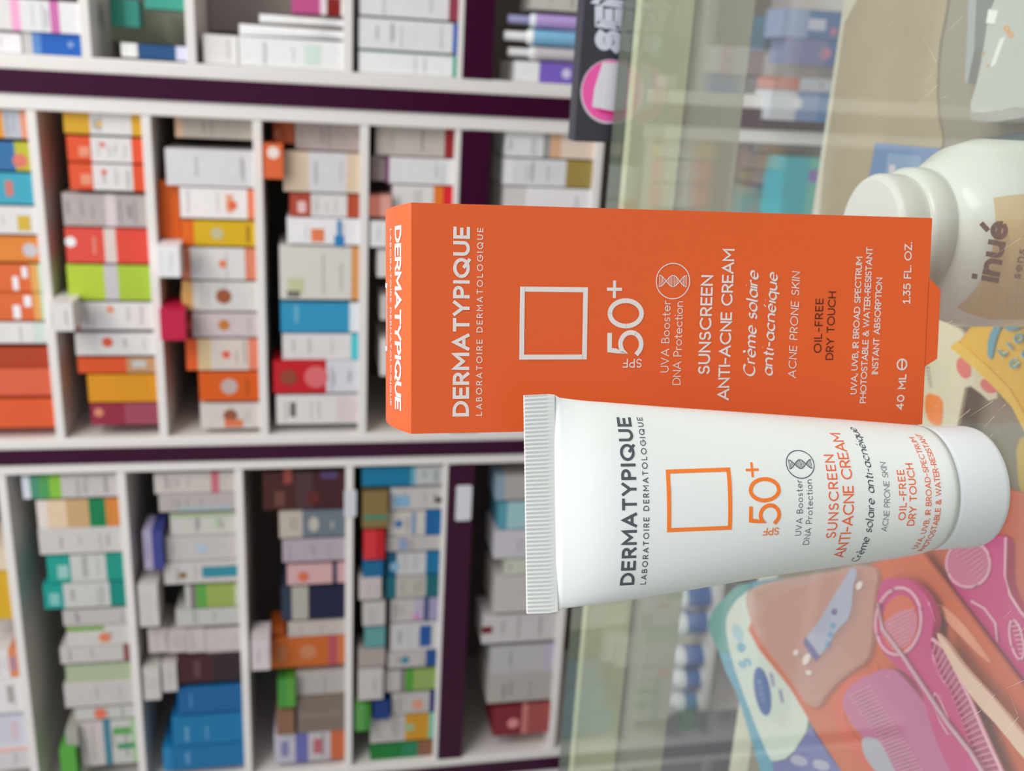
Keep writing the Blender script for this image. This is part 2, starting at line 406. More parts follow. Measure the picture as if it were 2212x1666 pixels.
for s in (0.0, BW):
    pts = [bw(s, HB, 0)]+[bw(s, HB, DEP)]+[bw(s, topz(d), d) for d in reversed(ds)]
    b.face(pts if s == 0 else pts[::-1])
b.face([bw(0, HB), bw(0, HB, DEP), bw(BW, HB, DEP), bw(BW, HB)])
bodyo = b.build('carton_body', ORA, carton, bevel=.35, merge=True)
# tuck tab below the front panel
t0 = BL(2012, 600)[0]; t1 = BL(2033, 626)[0]; t2 = BL(2023, 775)[0]; t3 = BL(2002, 793)[0]
b = MB()
poly = [(t0, HB+.2), (t1, 0.02), (t2, 0.02), (t3, HB+.2)]
b.face([bw(s, h, .0) for s, h in poly[::-1]]); b.face([bw(s, h, .5) for s, h in poly])
for i in range(4):
    s0, h0 = poly[i]; s1, h1 = poly[(i+1) % 4]; b.face([bw(s0, h0, 0), bw(s1, h1, 0), bw(s1, h1, .5), bw(s0, h0, .5)])
b.build('tuck_tab', ORA, carton)
# the flap edges the carton stands on
b = MB(); b.face([bw(1, HB), bw(1, HB, 1), bw(1, .02, 1), bw(1, .02)]) if False else None
for s0_, s1_ in ((2, BW-2),):
    q = MB()
    pts = [(DEP-.6, HB), (DEP-.1, HB), (DEP-.1, .02), (DEP-.6, .02)]
    q.face([bw(s0_, h, d) for d, h in pts]); q.face([bw(s1_, h, d) for d, h in reversed(pts)])
    for i in range(4):
        d0, h0 = pts[i]; d1, h1 = pts[(i+1) % 4]; q.face([bw(s0_, h0, d0), bw(s0_, h1, d1), bw(s1_, h1, d1), bw(s1_, h0, d0)])
    q.build('bottom_flap', ORA, carton)
bs = lambda s, h: bw(s, h, -.05)
def btext(txt, x0, y0, x1, y1, cap_px, t, m=TXW, name='printed_line', **k):
    s0, h0 = BL(x0, y0); s1, h1 = BL(x1, y1); cap = BL(x0-cap_px, y0)[1]-h0
    put(text_quads(txt, s0, s1, h0, h1, cap, t, **k), bs, name, m, carton)
btext('DERMATYPIQUE', 1013, 899.6, 1015.4, 490.6, 35.5, .20, name='brand_lettering')
btext('LABORATOIRE DERMATOLOGIQUE', 1041, 898, 1044, 493, 13, .15, name='laboratory_line')
s0, h1 = BL(1121.4, 777); s1, h0 = BL(1270, 621); put(frame_quads(s0, s1, h0, h1, BL(1121, 700)[1]-BL(1131.5, 700)[1]), bs, 'square_emblem', TXW, carton)
btext('50', 1389.6, 768.6, 1391, 645.2, 78, .125, name='factor_numerals')
s0, h0 = BL(1343, 644); s1, h1 = BL(1308, 606)
put(text_quads('+', s0, s1, h0-.35, h0-.35, (s1-s0)/.92, .17), bs, 'plus_sign', TXW, carton)
def spf(loc, x_lo, x_hi, y_l, y_r, surf, m, parent):
    s0, h0 = loc(x_lo, y_l); s1, h1 = loc(x_hi, y_r)
    q = text_quads('SPF', 0, h1-h0, 0, 0, s1-s0, .13)
    put([[(s1-v, h0+u) for u, v in qq] for qq in q], surf, 'spf_mark', m, parent)
spf(BL, 1386, 1345, 794.3, 775.5, bs, TXW, carton)
btext('UVA Booster', 1443.8, 804.5, 1448.5, 650, 17.5, .10, name='booster_line')
btext('DNA Protection', 1469.7, 831.6, 1475.5, 651.3, 17.5, .10, name='protection_line')
def emblem(loc, cx, cy, r_px, surf, m, parent, tw):
    s, h = loc(cx, cy); r_ = abs(loc(cx, cy-r_px)[0]-s); q = disc_ring(s, h, r_, tw)
    d = dna_quads(0, 0, r_*1.62, r_*.64, tw*.8); q += [[(s+v, h+u) for u, v in qq] for qq in d]
    put(q, surf, 'helix_emblem', m, parent)
emblem(BL, 1453.6, 607.4, 38.4, bs, TXW, carton, .22)
btext('SUNSCREEN', 1532.7, 808.7, 1540.4, 594.7, 25.5, .155, name='product_line')
btext('ANTI-ACNE CREAM', 1574, 864.7, 1586.5, 538, 24.5, .155, name='product_line')
NIB = (.77, .64)
btext('Crème solaire', 1631, 815.6, 1639, 586.4, 27, .14, slant=.22, nib=NIB, name='italic_line')
btext('anti-acnéique', 1669, 813.5, 1680.6, 590, 26, .14, slant=.22, nib=NIB, name='italic_line')
btext('ACNE PRONE SKIN', 1718.7, 817, 1728, 587.7, 17, .11, slant=.1, name='skin_type_line')
btext('OIL-FREE', 1774, 762.5, 1778.6, 645.3, 17, .13, TXD, name='dark_line')
btext('DRY TOUCH', 1799.3, 777.8, 1806, 630, 16.5, .13, TXD, name='dark_line')
btext('UVA, UVB, IR BROAD SPECTRUM', 1850, 851.8, 1862.7, 555, 13.5, .15, name='claim_line')
btext('PHOTOSTABLE & WATER-RESISTANT', 1870, 871, 1885, 534.4, 13.5, .15, name='claim_line')
btext('INSTANT ABSORPTION', 1896, 808.6, 1906, 600, 13.5, .15, name='claim_line')
btext('40 ML', 1950.8, 885.5, 1958, 808.6, 16, .18, name='volume_line')
s, h = BL(1948, 787.5); put(disc_ring(s, h, 1.25, .4)+strip([(s+1, h), (s-1.1, h)], .4), bs, 'estimated_sign', TXW, carton)
btext('1.35 FL. OZ.', 1965.8, 656, 1970, 523.4, 16, .15, name='volume_line')
# lettering on the lid, upside down to the front
def lid(txt, sA, sB, d0, cap, t, name):
    q = text_quads(txt, 0, sA-sB, 0, 0, cap, t)
    def sf(u, v): return bw(sA-u, topz(d0-v)+.07, d0-v)
    put(q, sf, name, TXW, carton)
lid('DERMATYPIQUE', 45.5, 4.5, 9.5, 4.4, .20, 'lid_lettering')
lid('LABORATOIRE DERMATOLOGIQUE', 45.2, 4.8, 14.2, 1.6, .15, 'lid_lettering')
q = MB()
sf = lambda s, d: bw(s, topz(d)+.07, d)
for s0, s1, d0, d1 in ((17, 33, 18.5, 19.6), (17, 18.1, 19.6, 33), (31.9, 33, 19.6, 33), (17, 33, 33, 34.1)):
    n = max(1, int((d1-d0)/1.5))
    for i in range(n): a = d0+(d1-d0)*i/n; c_ = d0+(d1-d0)*(i+1)/n; q.face([sf(s0, a), sf(s1, a), sf(s1, c_), sf(s0, c_)])
q.build('lid_emblem', TXW, carton)

# ------------------------------------------------------------------ white tube
TY = R(19.6); tx = Vector((math.cos(TY), math.sin(TY), 0)); tn = Vector((-math.sin(TY), math.cos(TY), 0))
c0 = hz(2191, 1058, ZG); RC = 14.0; TD = c0.dot(tn)+RC
def TP(x, y, off=0.0):                        # pixel -> (across, height) on a plane parallel to the tube axis
    q = hit(x, y, tn, TD-off); return q.dot(tx), q.z-ZG
secs = []
for x, ya, yb in ((1135, 854, 1325.6), (1186, 851.5, 1324), (1198, 852, 1322.5), (1210, 858.6, 1316), (1240, 864, 1311), (1290, 867.5, 1306), (1345, 871.5, 1298), (1420, 877.5, 1286),
                  (1500, 883, 1272), (1600, 890, 1254), (1700, 897, 1237), (1790, 903.5, 1225), (1876, 910, 1212), (1950, 916, 1201.5)):
    pa = TP(x, ya); pb = TP(x, yb); secs.append(((pa[1]+pb[1])/2, (pa[0]+pb[0])/2, (pa[0]-pb[0])/2))
TC = TP(2093, 1051)[0]
HCAP = TP(2070, 1052, RC)[1]                  # top rim of the cap
secs = [s_ for s_ in secs if s_[0] > HCAP+2]
secs.append((HCAP+1.0, TC, 14.45)); secs.append((HCAP-.2, TC, 14.3))
PER = 2*secs[0][2]*2+1.0
def bfor(a):
    lo, hi = .7, 14.6
    for _ in range(40):
        m_ = (lo+hi)/2; hh = ((a-m_)/(a+m_))**2; p_ = math.pi*(a+m_)*(1+3*hh/(10+math.sqrt(4-3*hh)))
        if p_ < PER: lo = m_
        else: hi = m_
    return min(lo, a)
HT = secs[0][0]; HC1 = secs[1][0]; HC2 = secs[2][0]
prof = []
for i, (h, c, a) in enumerate(secs):
    bb = .75 if i < 3 else bfor(a)
    prof.append((h, c, a, bb))
for i_, v_ in ((3, 1.35), (4, 2.9), (5, 5.3)): prof[i_] = (prof[i_][0], prof[i_][1], prof[i_][2], v_)
def smooth_at(h):
    ps = prof
    for i in range(len(ps)-1):
        if ps[i+1][0] <= h <= ps[i][0]:
            t = (ps[i][0]-h)/(ps[i][0]-ps[i+1][0]+1e-9)
            return [ps[i][k]+(ps[i+1][k]-ps[i][k])*t for k in (1, 2, 3)]
    return list(ps[0][1:]) if h > ps[0][0] else list(ps[-1][1:])
def at_h(h):
    if h > prof[3][0]-.3 or h < HCAP+3: return smooth_at(h)
    acc = [0, 0, 0]; n = 0
    wd = min(1.0, (prof[2][0]-h)/5)
    for k in range(-4, 5):
        v = smooth_at(min(prof[2][0], h+k*wd)); n += 1
        for j in range(3): acc[j] += v[j]
    return [a_/n for a_ in acc]
def tw(s, h, d): return tx*s+tn*(TD+d)+Vector((0, 0, ZG+h))
To = tw(TC, 0, 0)
tube = thing('cream_tube', 'white sunscreen cream tube standing on its cap in front of the orange carton', 'tube', To)
TW = mat((220, 224, 222), .33, spec=.45, coat=.15); TCAP = mat((217, 222, 226), .36, spec=.45)
hs = [HT, HT-.3]+[HC2+(HC1-HC2)*1.0]
hs = [HT-.25, HC1, HC2]
n_ = 60; hh_ = HC2
hl = [HC2-(HC2-(HCAP-.2))*i/n_ for i in range(0, n_+1)]
NS = 72
def ring(h, a=None, bb=None):
    c, a0, b0 = at_h(h); b0 = max(b0, .63); a = a0 if a is None else a; bb = b0 if bb is None else bb
    return [tw(c+a*math.sin(2*math.pi*k/NS), h, -bb*math.cos(2*math.pi*k/NS)) for k in range(NS)]
b = MB()
b.grid([ring(h) for h in hl][::1], closed=True, smooth=True)
b.face(ring(hl[-1])); b.face(ring(hl[0]))
b.build('tube_body', TW, tube, merge=True)
# crimped end: flat plate with vertical ribs
b = MB(); c, a, _ = at_h(HT); NR = 54
def plate_row(h, th):
    c, a, _ = at_h(h); row = []
    n = NR*4
    for k in range(n+1):
        s = -a+2*a*k/n; rib = (.16*math.cos(2*math.pi*NR*k/n)) if th else 0
        row.append(tw(c+s, h, -(.62+rib)))
    for k in range(n, -1, -1):
        s = -a+2*a*k/n; rib = (.16*math.cos(2*math.pi*NR*k/n)) if th else 0
        row.append(tw(c+s, h, (.62+rib)))
    return row
rows = [plate_row(HT, 1), plate_row(HC1+.6, 1), plate_row(HC1, 0), plate_row(HC2-.2, 0)]
b.grid(rows, closed=True, smooth=True); b.face(rows[0]); b.face(rows[-1][::-1])
b.build('ribbed_crimp', TW, tube)
cap_prof = [(0.0, .02), (RC-2.0, .02), (RC-.9, .25), (RC-.25, .9), (RC, 2.0), (RC+.12, HCAP-1.6), (RC+.1, HCAP-.7), (RC-.2, HCAP-.25), (RC-.9, HCAP-.1), (0, HCAP-.1)]
b = MB()
b.grid([[tw(TC+r_*math.sin(2*math.pi*k/NS), z, -r_*math.cos(2*math.pi*k/NS)) for k in range(NS)] for r_, z in cap_prof[1:-1]], closed=True)
b.face([tw(TC+(RC-2)*math.sin(2*math.pi*k/NS), .02, -(RC-2)*math.cos(2*math.pi*k/NS)) for k in range(NS)])
b.face([tw(TC+(RC-.9)*math.sin(2*math.pi*k/NS), HCAP-.1, -(RC-.9)*math.cos(2*math.pi*k/NS)) for k in range(NS)])
b.build('screw_cap', TCAP, tube, merge=True)
# lettering wrapped on the tube
def tsurf(s, h, lift=.06):
    c, a, bb = at_h(h); u = s; sg = 1 if u >= 0 else -1; u = abs(u); th = 0; acc = 0; N = 60; px_, py_ = 0, bb
    for i in range(1, N+1):
        t_ = math.pi/2*i/N; x_ = a*math.sin(t_); y_ = bb*math.cos(t_); d = math.hypot(x_-px_, y_-py_)
        if acc+d >= u: f = (u-acc)/d; th = math.pi/2*(i-1+f)/N; break
        acc += d; px_, py_ = x_, y_; th = t_
    nx = math.sin(th)/a; ny = math.cos(th)/bb; L = math.hypot(nx, ny)
    return tw(c+sg*(a*math.sin(th)+lift*nx/L), h, -(bb*math.cos(th)+lift*ny/L))
def arclen(x, h):
    c, a, bb = at_h(h); x = x-c; sg = 1 if x >= 0 else -1; x = min(abs(x), a*.995); th = math.asin(x/a); N = 40; acc = 0; px_, py_ = 0, bb
    for i in range(1, N+1):
        t_ = th*i/N; x_ = a*math.sin(t_); y_ = bb*math.cos(t_); acc += math.hypot(x_-px_, y_-py_); px_, py_ = x_, y_
    return sg*acc
def hfront(x, y):                             # height of a pixel on the front of the tube
    h = TP(x, y)[1]
    for _ in range(12): h = TP(x, y, at_h(h)[2])[1]
    return h
def edge(y, x, h):                            # lateral arc position of a pixel row y near column x
    off = at_h(h)[2]*.8
    for _ in range(8):
        s = TP(x, y, off)[0]; c, a, bb = at_h(h); r_ = max(-.99, min(.99, (s-c)/a)); off = bb*math.sqrt(1-r_*r_)
    return arclen(s, h)
TXG = mat((74, 80, 88), .5); TXO = mat((236, 120, 38), .5); TXR = mat((232, 98, 48), .5)
TXL = mat((120, 126, 132), .5)
def ttext(txt, xb, ya, yb, cap_px, t, m, name='printed_line', **k):
    h = hfront(xb, 1065); cap = hfront(xb-cap_px, 1065)-h
    put(text_quads(txt, edge(ya, xb, h+cap/2), edge(yb, xb, h+cap/2), h, h, cap, t, **k), tsurf, name, m, tube)
ttext('DERMATYPIQUE', 1375, 1263, 901.5, 32, .19, TXG, 'brand_lettering')
ttext('LABORATOIRE DERMATOLOGIQUE', 1401.5, 1262, 901.5, 12.5, .15, TXG, 'laboratory_line')
h1 = hfront(1440.5, 1080); h0 = hfront(1581, 1080)
put(frame_quads(edge(1147, 1510, h0), edge(1012, 1510, h0), h0, h1, .82), tsurf, 'square_emblem', TXO, tube)
ttext('50', 1686.5, 1132, 1030.3, 69, .115, TXO, 'factor_numerals')
h = hfront(1644, 1020); put(text_quads('+', edge(1031, 1625, h), edge(999, 1625, h), h, h, 3.3, .15), tsurf, 'plus_sign', TXO, tube)
def TL(x, y): h = hfront(x, 1065); return edge(y, x, h), h
spf(TL, 1685, 1649, 1155, 1140.7, tsurf, TXO, tube)
ttext('UVA Booster', 1733.7, 1156.5, 1036.4, 13.5, .09, TXG, 'booster_line')
ttext('DNA Protection', 1755, 1176, 1036, 13.5, .09, TXG, 'protection_line')
emblem(TL, 1734.5, 1002.6, 29.5, tsurf, TXG, tube, .18)
ttext('SUNSCREEN', 1811, 1161.8, 982, 21.5, .12, TXR, 'product_line')
ttext('ANTI-ACNE CREAM', 1844, 1202.7, 935.5, 23.5, .12, TXR, 'product_line')
ttext('Crème solaire anti-acnéique', 1889, 1211.5, 923.5, 19, .115, TXG, 'italic_line', slant=.22, nib=NIB)
ttext('ACNE PRONE SKIN', 1922, 1147.7, 999, 13, .10, TXL, 'skin_type_line', slant=.1)
ttext('OIL-FREE', 1958, 1123.3, 1014.9, 16, .13, TXR, 'claim_line')
ttext('DRY TOUCH', 1980, 1135, 1001, 16, .13, TXR, 'claim_line')
ttext('UVA, UVB, IR BROAD-SPECTRUM', 2012, 1183.8, 944, 12.5, .12, TXR, 'claim_line')
ttext('PHOTOSTABLE & WATER-RESISTANT', 2033, 1188, 936.7, 12.5, .12, TXR, 'claim_line')

# ------------------------------------------------------------------ goods on the wall shelving
random.seed(11)
NUM = ['topmost', 'second', 'third', 'fourth', 'fifth', 'sixth', 'seventh', 'eighth', 'ninth', 'tenth', 'eleventh', 'twelfth', 'thirteenth', 'fourteenth', 'fifteenth', 'sixteenth', 'seventeenth', 'eighteenth', 'nineteenth', 'twentieth']
ROW = {'L': 'bottom row', 'M': 'middle row', 'R': 'top row', 'F': 'bottom edge'}
COL = {('M', 1): 'far-left column', ('M', 2): 'second column', ('M', 3): 'third column', ('M', 4): 'fourth column', ('M', 5): 'fifth column', ('M', 6): 'sixth column',
       ('L', 1): 'far-left column', ('L', 2): 'second column', ('L', 3): 'third column', ('L', 4): 'fourth column', ('L', 5): 'fifth column', ('L', 6): 'sixth column',
       ('R', 1): 'far-left column', ('R', 2): 'second column', ('R', 3): 'third column', ('R', 4): 'fourth column', ('R', 6): 'fifth column'}
SHI = {('M', 1): 1, ('M', 2): 2, ('M', 3): 3, ('M', 4): 4, ('M', 5): 5, ('M', 6): 6,
       ('L', 1): 1, ('L', 2): 2, ('L', 3): 3, ('L', 4): 4, ('L', 5): 5, ('L', 6): 6,
       ('R', 1): 1, ('R', 2): 2, ('R', 3): 3, ('R', 4): 4, ('R', 6): 5}
SHI[('M', 1)] = 1
cidx = {('M', 1): 1, ('M', 2): 2, ('M', 3): 3, ('M', 4): 4, ('M', 5): 5, ('M', 6): 6}
def shelf_top(bay, col):
    n = {'M': {1: 1, 2: 2, 3: 3, 4: 4, 5: 5, 6: 6}, 'L': {1: 1, 2: 2, 3: 3, 4: 4, 5: 5, 6: 6}, 'R': {1: 1, 2: 2, 3: 3, 4: 4, 6: 5}}[bay][col]
    return TOPZ[bay, n]
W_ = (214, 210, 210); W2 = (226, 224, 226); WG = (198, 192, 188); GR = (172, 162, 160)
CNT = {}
GAIN = {'L': 1.06, 'M': 1.04, 'R': 1.04}  # left bay pack colours keep some of the dimmer light there
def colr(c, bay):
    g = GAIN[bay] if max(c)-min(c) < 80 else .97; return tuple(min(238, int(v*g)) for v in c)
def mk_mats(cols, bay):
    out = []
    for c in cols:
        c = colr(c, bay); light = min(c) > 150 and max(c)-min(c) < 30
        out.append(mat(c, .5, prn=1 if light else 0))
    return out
def item(bay, col, y0, y1, xt, bands, desc, Y=None, xb=None, dep=None, marks=(), name='medicine_carton', cat='box', own=None, tilt=0, kind='box', dy=0, zb=None):
    Y = YF+8+random.uniform(-2, 6) if Y is None else YF+Y
    ym = (y0+y1)/2; zt = hy(xt, ym, Y).z
    base = shelf_top(bay, col) if xb is None else hy(xb, ym, Y).z
    X0 = hy(xt+60, y1, Y).x+.35; X1 = hy(xt+60, y0, Y).x-.35
    b0, b1 = BAY[bay]
    if Y > YF: X0 = max(X0, b0+.8); X1 = min(X1, b1-.8)
    base = zb if zb is not None else base+(.25 if xb is None else 0)
    H = zt-base; Wd = X1-X0; D = dep or random.choice([70, 85, 100, 120])
    if isinstance(bands, tuple): bands = [(1, bands)]
    cols = [c for _, c in bands]
    nb = len(cols); marks = list(marks); f_ = 0
    if kind == 'box':                                 # faint rows of small print on the pale panels
        for f2, c_ in bands:
            if min(c_) > 150 and max(c_)-min(c_) < 30 and f2-f_ > .3:
                for q_ in range(random.choice([2, 3, 4])):
                    k_ = random.choice([.80, .86, .9]); sw = random.uniform(.35, .8); fv = f_+(f2-f_)*random.uniform(.08, .92)
                    marks.insert(0, (.5+random.uniform(-.08, .08), fv, sw, random.uniform(.012, .035), tuple(int(v*k_) for v in c_)))
            f_ = f2
    mcols = [m_[4] for m_ in marks]
    mats = mk_mats(cols+mcols, bay)
    b = MB(); f0 = 0
    if kind == 'box':
        prev = zt
        for k, (f, c) in enumerate(bands):
            z = zt-H*f
            ringt = [(X0, Y, prev), (X1, Y, prev), (X1, Y+D, prev), (X0, Y+D, prev)]; ringb = [(p[0], p[1], z) for p in ringt]
            b.grid([ringb, ringt], k, closed=True, smooth=False); prev = z
        b.face([(X0, Y, zt), (X1, Y, zt), (X1, Y+D, zt), (X0, Y+D, zt)], 0)
        b.face([(X0, Y+D, base), (X1, Y+D, base), (X1, Y, base), (X0, Y, base)], nb-1)
    elif kind == 'bottle':
        r = Wd/2; cx = (X0+X1)/2; cy = Y+r
        hc = H*.22
        prf = [(r*.9, base), (r, base+r*.12), (r, zt-hc-r*.5), (r*.86, zt-hc-r*.18), (r*.6, zt-hc), (r*.6, zt-hc+.5), (r*.62, zt-1), (r*.56, zt)]
        b.lathe(prf, (cx, cy), 28, 1, mfun=lambda i, j: 0 if i >= 4 else (nb-1 if i < 0 else 1)); marks = ()
        if nb > 2: b.lathe([(r*1.004, base+r*.3), (r*1.006, base+r*.3+.4), (r*1.006, zt-hc-r*.9), (r*1.004, zt-hc-r*.9+.2)], (cx, cy), 28, 2)
    elif kind == 'tube':
        a = Wd/2; cx = (X0+X1)/2; cy = Y+a
        P = []
        for t in (0, .03, .2, .22, .4, .7, .95, 1):
            z = base+H*t; fl = max(0, (t-.22)/.78)
            ax = a*(.8 if t < .21 else .86+.14*fl); ay = a*(.8 if t < .21 else .86*(1-fl)+.04)
            P.append([(cx+ax*math.cos(2*math.pi*k/28), cy+ay*math.sin(2*math.pi*k/28), z) for k in range(28)])
        b.grid(P, closed=True, mfun=lambda i, j: 0 if i < 2 else (nb-1 if i > 4 else min(1, nb-1))); b.face(P[0][::-1], 0); b.face(P[-1], nb-1); marks = ()
    for k, (u, v, su, sv, c_) in enumerate(marks):    # marks: v down 0..1, u across 0..1 from the left, sizes as fractions
        cx = X0+Wd*u; cz = zt-H*v; mi = nb+k
        if su < 0:   # round mark
            rx = -su*Wd/2; b.face([(cx+rx*math.cos(2*math.pi*q/20), Y-.3-.06*k, cz+(rx if sv == 0 else sv*H/2)*math.sin(2*math.pi*q/20)) for q in range(20)], mi)
        else:
            yk = Y-.3-.06*k; b.face([(cx-su*Wd/2, yk, cz-sv*H/2), (cx+su*Wd/2, yk, cz-sv*H/2), (cx+su*Wd/2, yk, cz+sv*H/2), (cx-su*Wd/2, yk, cz+sv*H/2)], mi)
    o = b.build(name, mats, origin=((X0+X1)/2, Y+D/2, base))
    if tilt: o.rotation_euler.y = R(tilt)
    n = CNT.get((bay, col), 0)
    if own is None:
        CNT[bay, col] = n+1
        lab = '%s, %s in %s, %s' % (desc, NUM[n]+(' from top' if n else ''), COL[bay, col], ROW[bay])
    else:
        if bay in 'ML' and col < 6:      # the words count the far-left strip of packs as the first column
            for w_ in ('far-left column', 'second column', 'third column', 'fourth column'):
                if w_ in own: own = own.replace(w_, {2: 'second column', 3: 'third column', 4: 'fourth column', 5: 'fifth column'}[col]); break
        lab = '%s, %s' % (desc, own)
    tag(o, lab, cat, group='medicine packs on the wall shelving')
    return o, base, zt
OR = (228, 84, 42); YE = (218, 165, 30); TE = (20, 150, 135); BLU = (20, 110, 165)
# --- middle bay (middle row of the photo)
c = ('M', 1)
item(*c, 236, 298, -60, [(.55, (225, 150, 40)), (.86, (175, 180, 190)), (1, (225, 150, 120))], 'yellow and grey-blue carton')
item(*c, 305, 368, -60, [(.72, (45, 110, 165)), (1, (190, 185, 50))], 'blue and mustard carton', marks=[(.35, .8, -.5, 0, (220, 120, 100))])
item(*c, 372, 440, -70, (60, 165, 190), 'teal carton with a salmon stroke', marks=[(.5, .62, .5, .11, (210, 120, 110))])
item(*c, 445, 505, -60, W_, 'white carton with yellow figure', marks=[(.4, .8, .55, .2, (215, 180, 60))])
item(*c, 508, 565, -60, (226, 135, 50), 'orange carton with pale disc', marks=[(.45, .85, -.55, 0, (190, 185, 190))])
item(*c, 569, 630, -60, [(.82, (222, 105, 50)), (.93, (225, 165, 90)), (1, (170, 200, 170))], 'orange and white patterned carton', marks=[(.3, .6, .5, .08, W2), (.7, .74, .4, .08, W2)])
item(*c, 632, 692, -60, [(.84, (222, 105, 50)), (.94, (225, 165, 90)), (1, (170, 200, 170))], 'orange carton with yellow band', marks=[(.3, .6, .5, .1, W2), (.7, .76, .4, .1, W2)])
item(*c, 696, 742, -60, [(.8, W_), (1, (195, 205, 198))], 'white carton with pale green end')
item(*c, 750, 793, -50, (178, 62, 28), 'dark orange red carton')
item(*c, 796, 856, -60, [(1, (222, 98, 68))], 'coral pink carton')
item(*c, 862, 925, -60, [(1, (226, 92, 44))], 'plain orange carton')
c = ('M', 2)
item(*c, 236, 290, 137, [(.33, YE), (.86, W_), (1, YE)], 'white carton with yellow ends', marks=[(.5, .45, -.3, 0, (225, 185, 90))])
for y0, y1, xt in ((295, 350, 145), (354, 411, 150)):
    item(*c, y0, y1, xt, [(.31, OR), (.84, W_), (1, OR)], 'white carton with orange ends', marks=[(.7, .46, -.2, 0, OR), (.4, .22, .4, .14, (235, 150, 120))])
item(*c, 418, 489, 136, [(.5, GR), (.62, (205, 195, 195)), (1, GR)], 'grey carton with pale band')
item(*c, 493, 568, 142, [(.46, (226, 78, 62)), (.6, (212, 196, 190)), (1, (226, 72, 56))], 'coral red carton with pale band', marks=[(.6, .06, -.3, 0, (240, 235, 235)), (.5, .34, .5, .03, (235, 150, 130))])
item(*c, 572, 648, 146, [(.44, (182, 208, 58)), (.6, (190, 185, 190)), (1, (172, 200, 58))], 'lime green carton with grey band')
item(*c, 653, 712, 162, [(.06, (190, 80, 60)), (1, W_)], 'white carton with small orange dot', marks=[(.75, .45, -.25, 0, (240, 150, 110))])
item(*c, 720, 768, 163, [(1, W_)], 'white carton with orange-red dot', marks=[(.6, .4, -.45, 0, (225, 90, 50))])
item(*c, 773, 806, 168, [(.62, (224, 85, 35)), (1, (200, 150, 110))], 'thin orange carton with grey corner', marks=[(.6, .78, .5, .18, (190, 190, 185))])
item(*c, 809, 869, 190, (222, 148, 18), 'amber yellow carton')
item(*c, 872, 918, 196, [(.5, (150, 40, 62)), (1, (160, 72, 92))], 'maroon carton', marks=[(.6, .12, -.4, 0, (220, 140, 110))])
item('M', 2, 655, 716, 108, W_, 'small white carton', Y=-42, xb=158, dep=90, own='sticking out above white ones, far left of middle row')
c = ('M', 3)
item(*c, 240, 299, 378, [(.1, (200, 165, 140)), (1, (172, 162, 152))], 'added taupe grey block', Y=22)
item(*c, 322, 402, 358, [(1, (208, 206, 208))], 'wide pale grey carton')
item(*c, 405, 472, 389, [(.9, (232, 224, 222)), (1, (235, 130, 95))], 'white carton with orange end', marks=[(.5, .66, .6, .1, (238, 170, 140)), (.45, .7, -.3, 0, (238, 110, 60))])
item(*c, 477, 531, 392, [(.17, (228, 105, 20)), (1, (222, 180, 22))], 'yellow and orange carton', marks=[(.5, .48, -.5, 0, (190, 180, 140)), (.5, .9, .7, .04, (160, 110, 20))])
item(*c, 535, 604, 392, [(.12, (222, 130, 100)), (.85, W_), (1, (226, 135, 105))], 'white carton with salmon ends', marks=[(.5, .55, -.25, 0, (235, 130, 90))])
item(*c, 608, 672, 394, [(.14, (225, 175, 105)), (1, (208, 204, 200))], 'cream carton with brown emblem', marks=[(.5, .55, -.5, 0, (165, 90, 55)), (.5, .02, .4, .06, (230, 180, 110))])
item(*c, 676, 728, 404, [(.08, (140, 25, 25)), (1, (200, 185, 188))], 'pinkish white carton with amber emblem', marks=[(.5, .52, -.45, 0, (205, 125, 50)), (.5, .03, .4, .08, (210, 90, 60))])
item(*c, 732, 800, 402, [(.16, (230, 95, 35)), (.34, (205, 180, 140)), (.86, (208, 196, 188)), (1, (232, 135, 105))], 'cream carton with orange ends', marks=[(.5, .55, -.25, 0, (232, 100, 70))])
item(*c, 804, 866, 430, [(1, (222, 92, 16))], 'bright orange carton with grey emblem', marks=[(.5, .5, -.55, 0, (185, 165, 160)), (.5, .8, .6, .03, (160, 70, 20))])
item(*c, 870, 926, 433, [(1, (205, 196, 190))], 'white carton with brown emblem', marks=[(.5, .5, -.5, 0, (150, 85, 60)), (.2, .55, .3, .3, (225, 120, 80))])
item('M', 3, 392, 516, 345, (222, 98, 12), 'bright orange carton lying high', Y=25, xb=388, dep=100, own='behind the white carton with orange end, middle row')
item('M', 3, 532, 600, 341, W2, 'small white carton', Y=-35, xb=388, dep=80, own='sticking out on top beside yellow carton, second column, middle row')
item('M', 3, 668, 736, 346, (196, 22, 66), 'crimson carton with pale top edge', Y=-25, xb=400, dep=80, own='on top of the packs, second column, middle row')
c = ('M', 4)
item(*c, 258, 325, 638, [(1, (172, 158, 156))], 'mauve grey carton', Y=30)
item(*c, 329, 415, 612, [(.33, (208, 188, 165)), (.82, (206, 204, 206)), (1, (208, 188, 165))], 'grey carton with tan ends')
item(*c, 418, 468, 626, [(.3, (182, 72, 52)), (.82, W_), (1, (182, 76, 44))], 'white carton with rust ends', marks=[(.4, .17, .5, .12, (225, 185, 180))])
item(*c, 471, 528, 620, [(1, W2)], 'white carton with orange and blue marks', marks=[(.35, .42, .5, .18, (235, 130, 80)), (.5, .72, .9, .06, (40, 130, 195)), (.15, .72, .4, .14, (40, 130, 195))])
item(*c, 531, 647, 604, [(.9, (206, 203, 198)), (1, (215, 150, 90))], 'large pale grey carton', marks=[(.25, .2, .3, .2, (190, 190, 150)), (.1, .17, .12, .16, (110, 105, 100))], dep=110)
item(*c, 653, 718, 606, [(.88, (48, 152, 196)), (1, (210, 215, 220))], 'sky blue carton', marks=[(.6, .2, .6, .05, (110, 180, 210))])
item(*c, 721, 777, 610, [(.9, W_), (1, (80, 195, 205))], 'white carton with cyan end')
